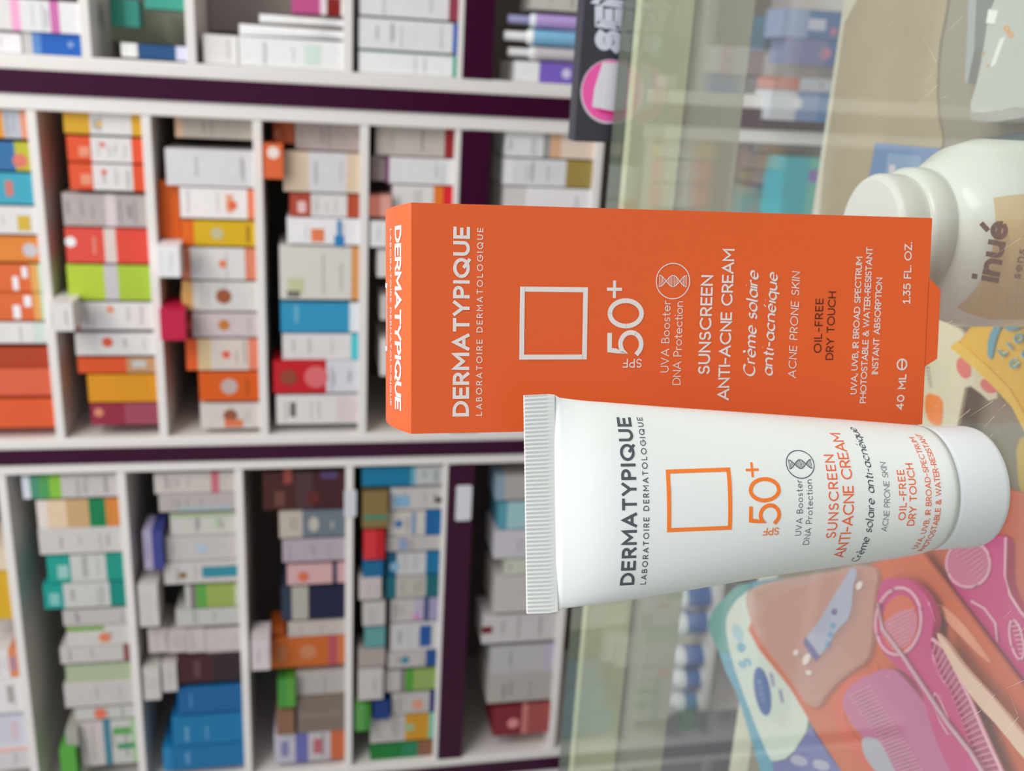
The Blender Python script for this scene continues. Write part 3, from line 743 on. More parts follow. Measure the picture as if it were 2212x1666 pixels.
item(*c, 780, 849, 590, [(.62, (202, 18, 34)), (1, (206, 208, 214))], 'red and white carton', marks=[(.5, .18, -.5, 0, (150, 70, 50)), (.5, .5, -.7, 0, (225, 110, 115))])
item(*c, 853, 916, 597, [(1, W_)], 'white carton with dark mark', marks=[(.5, .2, .5, .07, (105, 95, 85)), (.5, .86, .8, .25, (212, 196, 196))])
item('M', 4, 256, 312, 590, (176, 84, 44), 'small rust brown pack', Y=36, xb=636, dep=90, own='in top corner of third column, middle row', marks=[(.4, .2, .4, .3, (205, 130, 100))])
item('M', 4, 312, 388, 570, [(1, (228, 105, 55))], 'small orange pack with white disc', Y=-8, xb=611, dep=60, own='above the grey and tan carton, middle row', marks=[(.75, .5, -.35, 0, (235, 215, 205))])
c = ('M', 5)
item(*c, 272, 337, 812, [(.88, (186, 176, 171)), (1, (150, 30, 35))], 'grey beige carton with dark red end', Y=20)
item(*c, 341, 398, 835, [(.04, (130, 60, 110)), (1, (214, 212, 214))], 'white carton with purple edge')
item(*c, 401, 466, 848, [(.68, W_), (.84, (235, 125, 40)), (1, (218, 30, 40))], 'white carton with orange red end')
item(*c, 540, 600, 815, [(1, W_)], 'white carton')
item(*c, 640, 692, 822, [(1, (196, 190, 190))], 'grey white carton')
item(*c, 735, 812, 822, [(1, W_)], 'plain white carton')
item(*c, 845, 900, 860, [(1, (200, 170, 150))], 'beige carton')
item('M', 5, 338, 392, 802, (176, 164, 162), 'small grey carton', Y=30, xb=832, dep=70, own='behind carton with purple edge, middle row')
item('M', 5, 424, 470, 798, [(.5, (190, 110, 95)), (1, (210, 150, 140))], 'salmon pink plastic pack', Y=2, xb=846, dep=50, own='just above top corner of the orange carton')
item('M', 5, 478, 535, 800, (222, 222, 222), 'white carton lying down', Y=4, xb=836, dep=90, own='just left of the orange carton, near its top corner')
c = ('M', 6)
item(*c, 285, 340, 1092, [(.42, (214, 216, 218)), (.5, (150, 150, 150)), (.62, (226, 180, 145)), (1, (220, 200, 186))], 'white and peach carton', dep=100)
item(*c, 343, 402, 1088, [(.7, (212, 212, 214)), (1, (166, 144, 78))], 'white and gold carton', marks=[(.5, .06, .9, .1, W2)])
item(*c, 405, 480, 1088, [(.25, (205, 200, 200)), (1, W2)], 'large white carton')
item(*c, 485, 560, 1092, [(1, (200, 200, 204))], 'pale grey carton', dep=80)
# --- left bay (bottom row of the photo)
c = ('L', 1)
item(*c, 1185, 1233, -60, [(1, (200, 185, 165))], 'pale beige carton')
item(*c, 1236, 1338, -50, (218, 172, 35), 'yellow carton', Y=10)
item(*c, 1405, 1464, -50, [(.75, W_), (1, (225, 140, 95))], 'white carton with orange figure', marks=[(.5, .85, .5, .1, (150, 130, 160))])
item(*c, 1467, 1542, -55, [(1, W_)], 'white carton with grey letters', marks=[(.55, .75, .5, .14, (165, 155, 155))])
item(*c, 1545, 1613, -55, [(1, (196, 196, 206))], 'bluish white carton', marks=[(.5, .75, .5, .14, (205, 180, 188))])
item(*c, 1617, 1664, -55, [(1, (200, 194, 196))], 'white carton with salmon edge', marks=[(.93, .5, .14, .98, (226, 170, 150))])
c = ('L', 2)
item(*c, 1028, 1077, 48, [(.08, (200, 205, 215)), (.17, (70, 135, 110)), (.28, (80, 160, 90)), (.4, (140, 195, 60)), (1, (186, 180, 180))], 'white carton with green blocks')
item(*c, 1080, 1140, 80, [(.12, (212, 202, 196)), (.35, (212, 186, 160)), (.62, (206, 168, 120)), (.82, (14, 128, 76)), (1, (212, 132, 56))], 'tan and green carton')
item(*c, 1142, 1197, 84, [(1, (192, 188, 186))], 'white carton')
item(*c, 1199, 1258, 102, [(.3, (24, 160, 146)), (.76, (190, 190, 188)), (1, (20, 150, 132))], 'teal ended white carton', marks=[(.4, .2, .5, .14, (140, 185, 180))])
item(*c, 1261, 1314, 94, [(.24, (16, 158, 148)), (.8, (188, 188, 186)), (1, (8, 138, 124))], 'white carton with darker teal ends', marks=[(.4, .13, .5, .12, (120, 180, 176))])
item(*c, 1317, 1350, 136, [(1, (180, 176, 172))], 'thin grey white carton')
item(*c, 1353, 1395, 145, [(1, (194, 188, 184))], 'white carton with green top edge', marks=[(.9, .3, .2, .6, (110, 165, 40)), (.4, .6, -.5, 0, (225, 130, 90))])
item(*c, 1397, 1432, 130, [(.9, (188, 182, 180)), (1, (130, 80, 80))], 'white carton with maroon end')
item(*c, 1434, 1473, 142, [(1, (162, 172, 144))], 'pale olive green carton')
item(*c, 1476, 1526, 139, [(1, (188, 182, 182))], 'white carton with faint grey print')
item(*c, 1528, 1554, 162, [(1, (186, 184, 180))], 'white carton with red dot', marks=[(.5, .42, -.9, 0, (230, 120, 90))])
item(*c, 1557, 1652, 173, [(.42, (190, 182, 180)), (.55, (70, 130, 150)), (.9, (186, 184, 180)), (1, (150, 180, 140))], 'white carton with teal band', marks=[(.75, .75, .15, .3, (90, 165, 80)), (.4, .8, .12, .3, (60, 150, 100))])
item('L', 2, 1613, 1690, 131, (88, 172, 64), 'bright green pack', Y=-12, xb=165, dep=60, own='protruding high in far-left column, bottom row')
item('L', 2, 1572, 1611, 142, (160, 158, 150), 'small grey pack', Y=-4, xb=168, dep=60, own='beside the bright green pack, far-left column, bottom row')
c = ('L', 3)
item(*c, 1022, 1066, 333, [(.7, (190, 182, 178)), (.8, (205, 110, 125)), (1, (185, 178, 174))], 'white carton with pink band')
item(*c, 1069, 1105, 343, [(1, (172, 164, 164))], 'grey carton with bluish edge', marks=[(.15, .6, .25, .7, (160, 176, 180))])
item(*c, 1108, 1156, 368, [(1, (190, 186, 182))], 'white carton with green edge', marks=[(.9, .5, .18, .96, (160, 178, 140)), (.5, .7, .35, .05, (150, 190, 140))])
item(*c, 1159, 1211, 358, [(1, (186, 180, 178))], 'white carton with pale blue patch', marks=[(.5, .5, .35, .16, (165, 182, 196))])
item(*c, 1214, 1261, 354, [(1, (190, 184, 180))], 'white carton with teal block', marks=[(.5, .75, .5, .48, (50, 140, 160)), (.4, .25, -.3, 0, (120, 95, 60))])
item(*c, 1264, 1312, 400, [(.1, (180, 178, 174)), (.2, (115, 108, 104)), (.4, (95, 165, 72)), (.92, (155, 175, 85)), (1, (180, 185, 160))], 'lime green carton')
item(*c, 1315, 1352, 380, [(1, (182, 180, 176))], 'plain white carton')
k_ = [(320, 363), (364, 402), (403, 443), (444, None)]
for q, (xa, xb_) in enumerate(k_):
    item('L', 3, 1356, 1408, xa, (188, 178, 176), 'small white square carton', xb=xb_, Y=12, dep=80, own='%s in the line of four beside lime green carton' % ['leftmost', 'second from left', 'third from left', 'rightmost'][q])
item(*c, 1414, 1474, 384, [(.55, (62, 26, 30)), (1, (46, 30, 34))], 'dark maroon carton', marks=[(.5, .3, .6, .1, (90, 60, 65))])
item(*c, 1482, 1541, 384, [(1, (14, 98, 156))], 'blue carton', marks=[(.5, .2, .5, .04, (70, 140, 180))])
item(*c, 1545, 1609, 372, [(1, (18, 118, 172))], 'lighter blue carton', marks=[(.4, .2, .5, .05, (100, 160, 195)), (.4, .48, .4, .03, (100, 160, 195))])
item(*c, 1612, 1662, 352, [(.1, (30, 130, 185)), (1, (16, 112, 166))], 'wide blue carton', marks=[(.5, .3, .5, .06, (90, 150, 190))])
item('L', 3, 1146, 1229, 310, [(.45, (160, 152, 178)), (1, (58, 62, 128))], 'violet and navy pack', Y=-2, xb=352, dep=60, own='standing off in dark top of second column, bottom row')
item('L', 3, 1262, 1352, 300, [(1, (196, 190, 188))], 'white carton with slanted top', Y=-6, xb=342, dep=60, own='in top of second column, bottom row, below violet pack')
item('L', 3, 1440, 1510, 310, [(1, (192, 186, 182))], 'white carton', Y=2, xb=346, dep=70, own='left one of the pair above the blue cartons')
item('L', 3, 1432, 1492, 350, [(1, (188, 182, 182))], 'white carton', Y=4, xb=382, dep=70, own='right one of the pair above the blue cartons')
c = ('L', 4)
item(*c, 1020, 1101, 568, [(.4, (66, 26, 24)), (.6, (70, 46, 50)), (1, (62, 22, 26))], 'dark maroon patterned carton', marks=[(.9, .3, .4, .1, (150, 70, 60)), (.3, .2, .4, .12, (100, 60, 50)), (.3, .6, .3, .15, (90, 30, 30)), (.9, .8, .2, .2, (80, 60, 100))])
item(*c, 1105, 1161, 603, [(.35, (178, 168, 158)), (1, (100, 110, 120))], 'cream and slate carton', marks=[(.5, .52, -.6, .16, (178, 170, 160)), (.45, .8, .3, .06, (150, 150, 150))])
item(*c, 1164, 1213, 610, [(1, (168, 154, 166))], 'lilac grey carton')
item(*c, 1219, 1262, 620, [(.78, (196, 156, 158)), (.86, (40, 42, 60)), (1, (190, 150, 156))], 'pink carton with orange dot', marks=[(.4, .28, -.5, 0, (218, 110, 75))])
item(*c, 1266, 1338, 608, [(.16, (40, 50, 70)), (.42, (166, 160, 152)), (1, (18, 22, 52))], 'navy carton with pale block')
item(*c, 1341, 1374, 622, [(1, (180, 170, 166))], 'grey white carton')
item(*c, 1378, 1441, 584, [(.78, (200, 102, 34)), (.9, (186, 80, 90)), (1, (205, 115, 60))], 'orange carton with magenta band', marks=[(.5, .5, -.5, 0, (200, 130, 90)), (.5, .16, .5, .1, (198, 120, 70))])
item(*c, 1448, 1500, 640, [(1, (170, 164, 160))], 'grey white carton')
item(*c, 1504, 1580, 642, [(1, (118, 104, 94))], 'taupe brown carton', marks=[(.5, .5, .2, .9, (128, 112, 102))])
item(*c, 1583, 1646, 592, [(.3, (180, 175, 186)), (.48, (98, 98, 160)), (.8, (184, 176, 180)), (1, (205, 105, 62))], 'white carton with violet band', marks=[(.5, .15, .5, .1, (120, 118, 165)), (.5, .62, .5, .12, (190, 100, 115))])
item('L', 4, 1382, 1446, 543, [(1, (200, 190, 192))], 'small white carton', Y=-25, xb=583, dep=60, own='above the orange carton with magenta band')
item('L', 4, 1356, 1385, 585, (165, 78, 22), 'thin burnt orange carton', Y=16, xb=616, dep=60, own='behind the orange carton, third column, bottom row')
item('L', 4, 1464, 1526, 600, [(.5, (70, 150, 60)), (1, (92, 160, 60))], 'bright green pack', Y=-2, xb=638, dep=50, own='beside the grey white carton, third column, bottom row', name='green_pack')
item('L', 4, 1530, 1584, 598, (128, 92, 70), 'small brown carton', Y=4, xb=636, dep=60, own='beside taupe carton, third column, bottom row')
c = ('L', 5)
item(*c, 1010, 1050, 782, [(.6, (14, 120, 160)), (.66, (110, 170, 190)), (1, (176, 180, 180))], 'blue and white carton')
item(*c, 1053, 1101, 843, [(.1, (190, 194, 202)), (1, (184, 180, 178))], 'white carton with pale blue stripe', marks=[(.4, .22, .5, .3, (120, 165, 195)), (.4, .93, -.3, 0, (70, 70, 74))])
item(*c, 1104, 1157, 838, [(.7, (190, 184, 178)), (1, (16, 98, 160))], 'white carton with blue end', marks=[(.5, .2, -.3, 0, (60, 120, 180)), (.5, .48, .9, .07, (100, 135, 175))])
item(*c, 1159, 1190, 835, [(1, (180, 174, 172))], 'thin grey white carton', marks=[(.5, .3, .8, .15, (130, 150, 180))])
item(*c, 1193, 1242, 836, [(.18, (14, 100, 140)), (.74, (186, 186, 188)), (1, (10, 112, 156))], 'white carton with blue ends', marks=[(.4, .15, -.4, 0, (130, 170, 195))])
item(*c, 1245, 1291, 832, [(.2, (20, 110, 124)), (.76, (172, 168, 162)), (1, (18, 100, 110))], 'beige carton with teal ends')
item(*c, 1294, 1341, 844, [(.5, (182, 174, 174)), (.7, (170, 160, 182)), (.8, (40, 62, 120)), (1, (148, 140, 168))], 'white carton with lilac and navy bands', marks=[(.2, .55, -.3, 0, (190, 130, 180))])
item(*c, 1344, 1405, 843, [(1, (188, 186, 186))], 'white carton with blue book motif', marks=[(.5, .75, .75, .24, (24, 84, 156)), (.5, .2, .4, .06, (150, 150, 150))])
item(*c, 1408, 1441, 838, [(.78, (178, 170, 168)), (1, (24, 76, 140))], 'thin white carton with blue end', marks=[(.5, .35, -.5, 0, (70, 140, 160))])
item(*c, 1448, 1492, 832, [(.3, (178, 172, 170)), (.4, (120, 114, 114)), (.56, (80, 158, 50)), (1, (148, 172, 92))], 'lime green ended carton')
item(*c, 1495, 1540, 846, [(.88, (176, 170, 168)), (1, (14, 26, 110))], 'grey white carton with navy end', marks=[(.4, .6, -.45, 0, (224, 150, 120))])
item(*c, 1545, 1602, 800, [(.55, (178, 172, 168)), (.92, (206, 148, 30)), (1, (110, 175, 150))], 'white and amber carton', marks=[(.5, .62, -.3, 0, (140, 170, 130))])
item(*c, 1605, 1649, 800, [(.5, (18, 122, 50)), (.76, (40, 130, 88)), (1, (128, 86, 62))], 'dark green carton')
for (y0, y1, xa, xb_, col_, ds, Y_) in ((1063, 1140, 783, 838, [(1, (124, 104, 62))], 'brown and gold pack with green edge', -2), (1145, 1207, 786, 831, [(.6, (214, 48, 58)), (1, (190, 24, 36))], 'bright red pack', -4),
    (1209, 1246, 784, 828, [(1, (16, 104, 150))], 'small blue pack', 2), (1248, 1294, 776, 824, [(1, (184, 176, 174))], 'small white pack', -3),
    (1299, 1350, 784, 832, [(1, (182, 178, 176))], 'small white pack with grey label', -2), (1352, 1396, 788, 832, [(1, (90, 145, 145))], 'grey teal pack', 2),
    (1399, 1438, 774, 832, [(1, (160, 148, 144))], 'greige pack', 3), (1446, 1510, 774, 828, [(1, (186, 180, 178))], 'white pack with grey square', -3),
    (1512, 1516, 0, 0, None, '', 0), (1512, 1552, 806, 842, [(1, (14, 54, 122))], 'navy blue pack', -2), (1520, 1576, 768, 800, [(.6, (92, 160, 80)), (1, (60, 140, 40))], 'round ended green pack', -6)):
    if col_ is None: continue
    item('L', 5, y0, y1, xa, col_, ds, Y=Y_, xb=xb_, dep=45, own='on the left side of fourth column, bottom row', marks=[(.3, .5, .12, .9, (60, 140, 110))] if 'gold' in ds else ())
c = ('L', 6)
item(*c, 1028, 1080, 1072, [(.12, (130, 150, 165)), (1, (165, 160, 156))], 'grey beige carton')
item(*c, 1083, 1142, 1078, [(.12, (90, 160, 180)), (1, (150, 186, 192))], 'pale aqua carton')
item(*c, 1145, 1205, 1068, [(1, (190, 186, 194))], 'lilac white carton')
item(*c, 1208, 1240, 1092, [(1, (186, 190, 176))], 'thin pale green carton')
item(*c, 1243, 1322, 1068, [(1, (186, 180, 178))], 'wide white carton')
item(*c, 1328, 1388, 1042, [(1, (188, 184, 184))], 'white carton with dark red corner', marks=[(.5, .06, .25, .14, (120, 30, 40))])
item(*c, 1395, 1454, 1060, [(.84, (176, 172, 176)), (1, (170, 164, 180))], 'lilac grey carton')
item(*c, 1457, 1516, 1054, [(1, (166, 160, 154))], 'beige grey carton')
item(*c, 1524, 1586, 1066, [(.5, (128, 34, 46)), (.6, (205, 125, 120)), (1, (170, 80, 80))], 'maroon and salmon carton', marks=[(.4, .35, -.35, 0, (205, 130, 130))])
item(*c, 1588, 1640, 1130, [(1, (170, 160, 150))], 'taupe carton', Y=60)
# --- right bay (top row of the photo)
c = ('R', 1)
item(*c, -4, 66, -30, [(.26, W_), (.36, (228, 160, 195)), (.68, (216, 214, 218)), (.78, (208, 110, 175)), (1, (220, 218, 220))], 'white carton with pink bands')
item(*c, 70, 132, 50, [(.16, (190, 188, 186)), (.3, (90, 140, 205)), (1, (16, 94, 188))], 'royal blue carton', marks=[(.5, .8, -.3, 0, (130, 160, 210))])
item('R', 1, 70, 132, -60, [(1, W2)], 'white carton', xb=47, Y=10, own='left of the royal blue carton, top left corner')
c = ('R', 2)
item(*c, 98, 130, 300, [(.75, (26, 80, 130)), (1, (200, 200, 225))], 'navy blue carton', Y=24)
item('R', 2, 95, 126, 262, [(1, (235, 235, 235))], 'shiny white cap pack', Y=24, xb=297, dep=40, own='left of the navy blue carton, top row')
item('R', 2, 0, 60, 238, [(.5, (30, 130, 110)), (1, (60, 160, 145))], 'crumpled teal green plastic pack', Y=60, xb=300, dep=40, own='hanging in second column, top row', name='plastic_pack')
item('R', 2, -20, 22, 312, [(1, (60, 160, 140))], 'teal green pack', Y=40, dep=60, own='at top edge, second column, top row')
item('R', 2, -30, 92, 222, [(1, (160, 162, 142))], 'added olive grey block', Y=150, dep=60, own='behind the teal plastic packs, second column, top row')  # pale block added to brighten the dark cell behind the packs
item('R', 3, -30, 70, 450, [(1, (150, 142, 136))], 'added taupe grey block', Y=190, dep=60, own='at the back of third column, top row')  # added at the back so that the cell interior reads lighter
c = ('R', 3)
item(*c, 80, 168, 516, [(1, (228, 230, 232))], 'wide white carton', dep=110, marks=[(.5, .7, .7, .15, (205, 222, 212))])
item(*c, 76, 158, 442, [(1, (216, 214, 212))], 'white carton with grey edge', xb=None, Y=50) if False else None
item('R', 3, 76, 160, 440, [(1, (218, 216, 214))], 'shorter pale carton', xb=513, Y=14, dep=90, own='just left of the wide white carton, top row')
item('R', 3, 54, 79, 516, [(1, (226, 228, 230)), (1, (232, 232, 234))], 'white cream tube', Y=6, own='touching the wide white carton, third column, top row', name='cream_tube', cat='tube', kind='tube')
item('R', 3, 33, 53, 560, [(1, (222, 222, 226)), (1, (236, 236, 238))], 'white cream tube', Y=10, own='between its twin and the magenta carton, third column, top row', name='cream_tube', cat='tube', kind='tube')
item('R', 3, -6, 31, 630, [(.55, (196, 82, 142)), (.62, (232, 200, 215)), (.68, W_), (.95, (135, 20, 14)), (1, W_)], 'magenta and dark red carton', Y=10, own='at the top edge of the photo, third column')
c = ('R', 4)
item(*c, -22, 36, 778, [(.9, (216, 214, 218)), (1, (150, 60, 80))], 'white carton with maroon end', dep=100)
item(*c, 40, 108, 776, [(.95, (218, 217, 220)), (1, (40, 90, 175))], 'white carton with blue end', dep=100)
item(*c, 112, 180, 776, [(.96, (226, 228, 230)), (1, (20, 160, 130))], 'white carton with green end', dep=100, marks=[(.99, .5, .03, .96, (120, 195, 175))])
c = ('R', 6)
item(*c, -26, 24, 1150, [(.62, (190, 186, 180)), (1, (110, 172, 90))], 'grey and green carton')
item(*c, 28, 60, 1100, [(1, (150, 150, 190)), (1, (214, 220, 232)), (1, (176, 150, 210))], 'white and lilac bottle', kind='bottle', name='lotion_bottle', cat='bottle')
item(*c, 62, 97, 1092, [(1, (226, 230, 236)), (1, (226, 230, 236)), (1, (130, 190, 225))], 'white bottle with blue tip', kind='bottle', name='lotion_bottle', cat='bottle')
item(*c, 99, 131, 1100, [(1, (222, 222, 226)), (1, (214, 212, 214)), (1, (196, 188, 192))], 'grey white bottle', kind='bottle', name='lotion_bottle', cat='bottle')
item(*c, 134, 192, 1112, [(.28, (228, 228, 232)), (1, (128, 100, 200))], 'purple carton with white end', marks=[(.5, .6, -.5, 0, (205, 200, 225))])

# ------------------------------------------------------------------ goods on the lowest boards, seen through the open back of the counter
def low(bay, zb, y0, y1, xt, bands, label, Y=8, dep=100, marks=(), kind='box', name='medicine_carton', cat='box'):
    o, _, _ = item(bay, 6, y0, y1, xt, bands, 'x', Y=Y, xb=1790, dep=dep, marks=marks, kind=kind, name=name, cat=cat, own=label, zb=zb)
    o['label'] = label; o['group'] = 'packs on the lowest boards of the wall shelving'
    return o
ZL = -860+TH/2+.3; ZM = -752+TH/2+.3
low('R', ZL, 36, 112, 1600, [(.25, (60, 130, 160)), (1, (30, 70, 95))], 'dark blue pack seen through the glass at the top of the photo', Y=60, name='nappy_pack', cat='pack')
low('R', ZL, 20, 84, 1690, [(.3, (140, 160, 200)), (.7, (60, 120, 180)), (1, (90, 150, 210))], 'pale blue and violet pack behind the counter, nearest the top edge', Y=-30, dep=60, marks=[(.5, .4, .4, .2, (200, 205, 225)), (.3, .6, -.3, 0, (200, 120, 170))], name='nappy_pack', cat='pack')
low('R', ZL, 86, 142, 1700, [(.5, (110, 120, 170)), (1, (50, 110, 175))], 'violet blue pack beside the pale blue pack behind the counter', Y=-30, dep=60, marks=[(.5, .5, -.5, 0, (190, 120, 160))], name='nappy_pack', cat='pack')
low('R', ZL, 168, 196, 1672, [(.3, (205, 120, 100)), (1, (190, 195, 210))], 'white pack with salmon top, beside a blue one behind the counter', Y=-30, dep=60, name='nappy_pack', cat='pack')
low('R', ZL, 198, 262, 1664, [(.3, (205, 208, 218)), (.55, (120, 150, 200)), (1, (60, 130, 190))], 'white and blue pack seen through the counter glass, near the plum upright', Y=-30, dep=60, marks=[(.6, .3, -.4, 0, (215, 215, 225)), (.3, .8, -.3, 0, (130, 110, 190))], name='nappy_pack', cat='pack')
low('M', ZL, 336, 400, 1640, [(.4, (150, 120, 105)), (1, (120, 130, 120))], 'brown and grey carton behind the counter, right of the plum upright', Y=40)
low('M', ZL, 404, 470, 1600, [(.5, (120, 150, 140)), (1, (110, 140, 140))], 'grey green carton behind the counter, just above the orange carton', Y=60)
low('M', ZL, 342, 474, 1690, [(.4, (40, 190, 205)), (.7, (110, 205, 190)), (1, (170, 170, 215))], 'bright turquoise pack seen through the glass above the orange carton', Y=-30, dep=70, marks=[(.3, .9, -.12, 0, (235, 110, 180)), (.72, .5, .2, .2, (150, 120, 200)), (.85, .7, .2, .15, (220, 170, 190))], name='nappy_pack', cat='pack')
for i, (y0, y1) in enumerate(((1278, 1322), (1334, 1380), (1408, 1450), (1455, 1500), (1506, 1550))):
    low('L', ZM, y0, y1, 1444, [(1, (216, 218, 220)), (1, (214, 218, 222)), (1, (40, 100, 180))],
        ['white bottle with blue label, topmost in the row behind the counter', 'white bottle with blue label, second in the row behind the counter', 'middle bottle of the blue-labelled row behind the counter', 'blue-labelled white bottle behind the counter, fourth in its row', 'lowest blue-labelled white bottle in the row behind the counter'][i],
        kind='bottle', name='lotion_bottle', cat='bottle')['group'] = 'blue-labelled bottles behind the counter'
xr_ = hy(1450, 1622, 1385).x; b = MB(); b.box(xr_-330, xr_, 1385, 1490, ZF+.5, -470)
tag(b.build('storage_box', mat((78, 80, 96), .5), bevel=2, origin=(xr_-165, 1440, ZF+.5)), 'dark slate storage box at the bottom edge, seen through the counter glass', 'box')

# ------------------------------------------------------------------ black display hanging on the counter back
q0 = hy(1249, 306, 490); q1 = hy(1252, 0, 490)
DX0 = q0.x; DX1 = 150.; DZ1 = (q0.z+q1.z)/2; DY = YB+5.
disp = thing('display_box', 'black display box with white letters and pink emblem behind the counter edge', 'box', ((DX0+DX1)/2, DY+6, -212))
b = MB(); b.box(DX0, DX1, DY, DY+12, -212, DZ1); b.build('display_body', mat((52, 54, 64), .5), disp, bevel=.8)
def dsurf(px, py, off=.25): return hy(px, py, DY-off)
def px_text(txt, A, B, cap, t, **k):
    """text in photo pixels, baseline A->B; returns quads of pixel points"""
    A = Vector(A); B = Vector(B); u = (B-A).normalized(); v = Vector((u.y, -u.x)); L = (B-A).length
    sub = text_quads(txt, 0, L, 0, 0, cap, t, **k)
    return [[tuple(A+u*p[0]+v*p[1]) for p in q] for q in sub]
def px_poly(pts, surf, name, m, parent, label=None):
    b = MB(); b.face([surf(*p) for p in pts]); o = b.build(name, m, parent)
    if label: o['label'] = label
    return o
LW = mat((206, 212, 228), .5)
b = MB()
for i, q in enumerate(px_text('SEM', (1345, 117), (1345, -46), 60, .30, slant=.16)): b.face(layered([dsurf(*p) for p in q], i))
b.build('white_lettering', LW, disp)
EL = lambda cx, cy, rx, ry, a=0, n=40: [(cx+rx*math.cos(t)*math.cos(a)-ry*math.sin(t)*math.sin(a), cy+rx*math.cos(t)*math.sin(a)+ry*math.sin(t)*math.cos(a)) for t in [2*math.pi*i/n for i in range(n)]]
px_poly(EL(1316, 198, 62, 70, .15), lambda x, y: dsurf(x, y, .15), 'emblem_rim', mat((205, 190, 205), .5), disp)
px_poly(EL(1316, 196, 58, 66, .15), lambda x, y: dsurf(x, y, .25), 'emblem_disc', mat((232, 88, 168), .5), disp)
px_poly([(1302, 134), (1345, 136), (1345, 244), (1279, 231), (1284, 190)], lambda x, y: dsurf(x, y, .35), 'emblem_wedge', mat((215, 215, 225), .5, prn=1), disp)
px_poly([(1284, 234), (1345, 243), (1345, 250), (1300, 245)], lambda x, y: dsurf(x, y, .45), 'emblem_stroke', mat((214, 40, 130), .5), disp)

# ------------------------------------------------------------------ goods lying on the shelf under the glass
SMOOTH = {'comb_body': 2, 'brush_body': 2, 'red_outline': 2, 'pouch_film': 1, 'pack_film': 2, 'teal_edge': 1, 'blue_bow': 1, 'blue_curve': 2, 'clear_shell': 2, 'blister_ridge': 2, 'gloss_ridge': 2,
          'kraft_paper': 1, 'card_sheet': 0, 'white_top': 1, 'orange_tab': 1, 'arrow_label': 1, 'pink_window': 2, 'snack_packet': 1, 'clear_window': 2}
def chaikin(P):
    out = []
    for i in range(len(P)):
        a, b_ = P[i], P[(i+1) % len(P)]
        out += [(a[0]*.78+b_[0]*.22, a[1]*.78+b_[1]*.22), (a[0]*.22+b_[0]*.78, a[1]*.22+b_[1]*.78)]
    return out
def slab(pts, z0, z1, name, m, parent=None, inset=0, mside=None, conv=None):
    for _ in range(SMOOTH.get(name, 0)): pts = chaikin(pts)
    P = [hz((conv or (lambda a, b_: (a, b_)))(*p)[0], (conv or (lambda a, b_: (a, b_)))(*p)[1], z1) for p in pts]
    b = MB(); b.prism([(p.x, p.y) for p in P], z0, z1, 0, 1 if mside else 0, inset)
    return b.build(name, [m]+([mside] if mside else []), parent)
k7 = lambda X, Y_: (1500+X/3.107, 1180+Y_/3.107)
def cen(pts, z, conv=None):
    P = [hz(*(conv(*p) if conv else p), z) for p in pts]; return sum(P, Vector())/len(P)
def z_text(txt, A, B, cap, t, z, name, m, parent, **k):
    b = MB()
    for i, q in enumerate(px_text(txt, A, B, cap, t, **k)): b.face(layered([hz(*p, z) for p in q], i))
    return b.build(name, m, parent)
# kraft paper lining
kp = [(1842, -70), (2052, -70), (2046, 10), (2026, 110), (2022, 230), (2040, 322), (1990, 400), (2010, 520), (1960, 640), (1780, 640), (1762, 470)]
o = slab(kp, ZS+.3, ZS+1.2, 'kraft_paper', mat((172, 156, 126), .7, var=30))
tag(o, 'tan kraft paper sheet lying flat on the shelf under the counter glass', 'paper')
# blue booklet
bk = [(1890, 309), (2030, 322), (2016, 412), (1874, 402)]
bo = thing('booklet', 'blue booklet lying behind the white bottle under the glass', 'booklet', cen(bk, ZS+1.3))
slab(bk, ZS+1.3, ZS+7, 'booklet_cover', mat((88, 128, 176), .5), bo)
slab([(1918, 330), (1990, 338), (1985, 398), (1910, 392)], ZS+7, ZS+7.2, 'cover_panel', mat((120, 152, 190), .5), bo)
slab([(1921, 356), (1934, 357), (1934, 392), (1918, 391)], ZS+7.2, ZS+7.3, 'cover_figure', mat((205, 195, 205), .5), bo)
dp = [(2060, 330), (2110, 300), (2212, 284), (2330, 280), (2330, 420), (2100, 420)]
tag(slab(dp, ZS+.4, ZS+5, 'flat_packet', mat((92, 112, 122), .35), inset=1), 'dark blue-grey flat packet between white bottle and clear pouch', 'packet')
# standing white bottle
BC = hz(1876, 500, -163.0)
R1, R2 = 17.0, 27.0
bot = thing('lotion_bottle', 'white bottle with dark lettering standing under the glass beside the orange carton', 'bottle', (BC.x, BC.y, ZS))
BWM = mat((226, 230, 224), .3, coat=.2); BCM = mat((232, 232, 228), .35)
b = MB(); b.lathe([(R2-2, ZS+1.3), (R2, ZS+4), (R2+1.2, ZS+40), (R2+1.2, ZS+72), (R2-1, ZS+79), (R2-5.5, ZS+85), (R1+1.5, ZS+88.5), (R1, ZS+89)], (BC.x, BC.y), 56); b.build('bottle_body', BWM, bot)
b = MB(); b.lathe([(R1+1.8, ZS+88.8), (R1+2.2, ZS+90), (R1+2.0, ZS+95), (R1+1, ZS+96)], (BC.x, BC.y), 48); b.build('neck_ring', BWM, bot)
b = MB(); b.lathe([(R1-.3, ZS+96.1), (R1, ZS+97), (R1, ZS+103.2), (R1-.8, ZS+104.6), (R1-2, ZS+105)], (BC.x, BC.y), 48); b.build('flip_cap', BCM, bot)
b = MB(); b.face([Vector((BC.x-7+i, BC.y-3+j, ZS+105.05)) for i, j in ((0, 0), (9, 0), (9, 2.2), (0, 2.2))]); b.build('cap_imprint', mat((120, 130, 165), .5), bot)
def bsurf(px, py, lift=.12):
    d = ray(px, py); r_ = R2+1.2+lift; A_ = d.x*d.x+d.y*d.y; B_ = d.x*BC.x+d.y*BC.y; Cc = BC.x**2+BC.y**2-r_*r_
    disc = B_*B_-A_*Cc; t = (B_-math.sqrt(max(0, disc)))/A_; return d*t
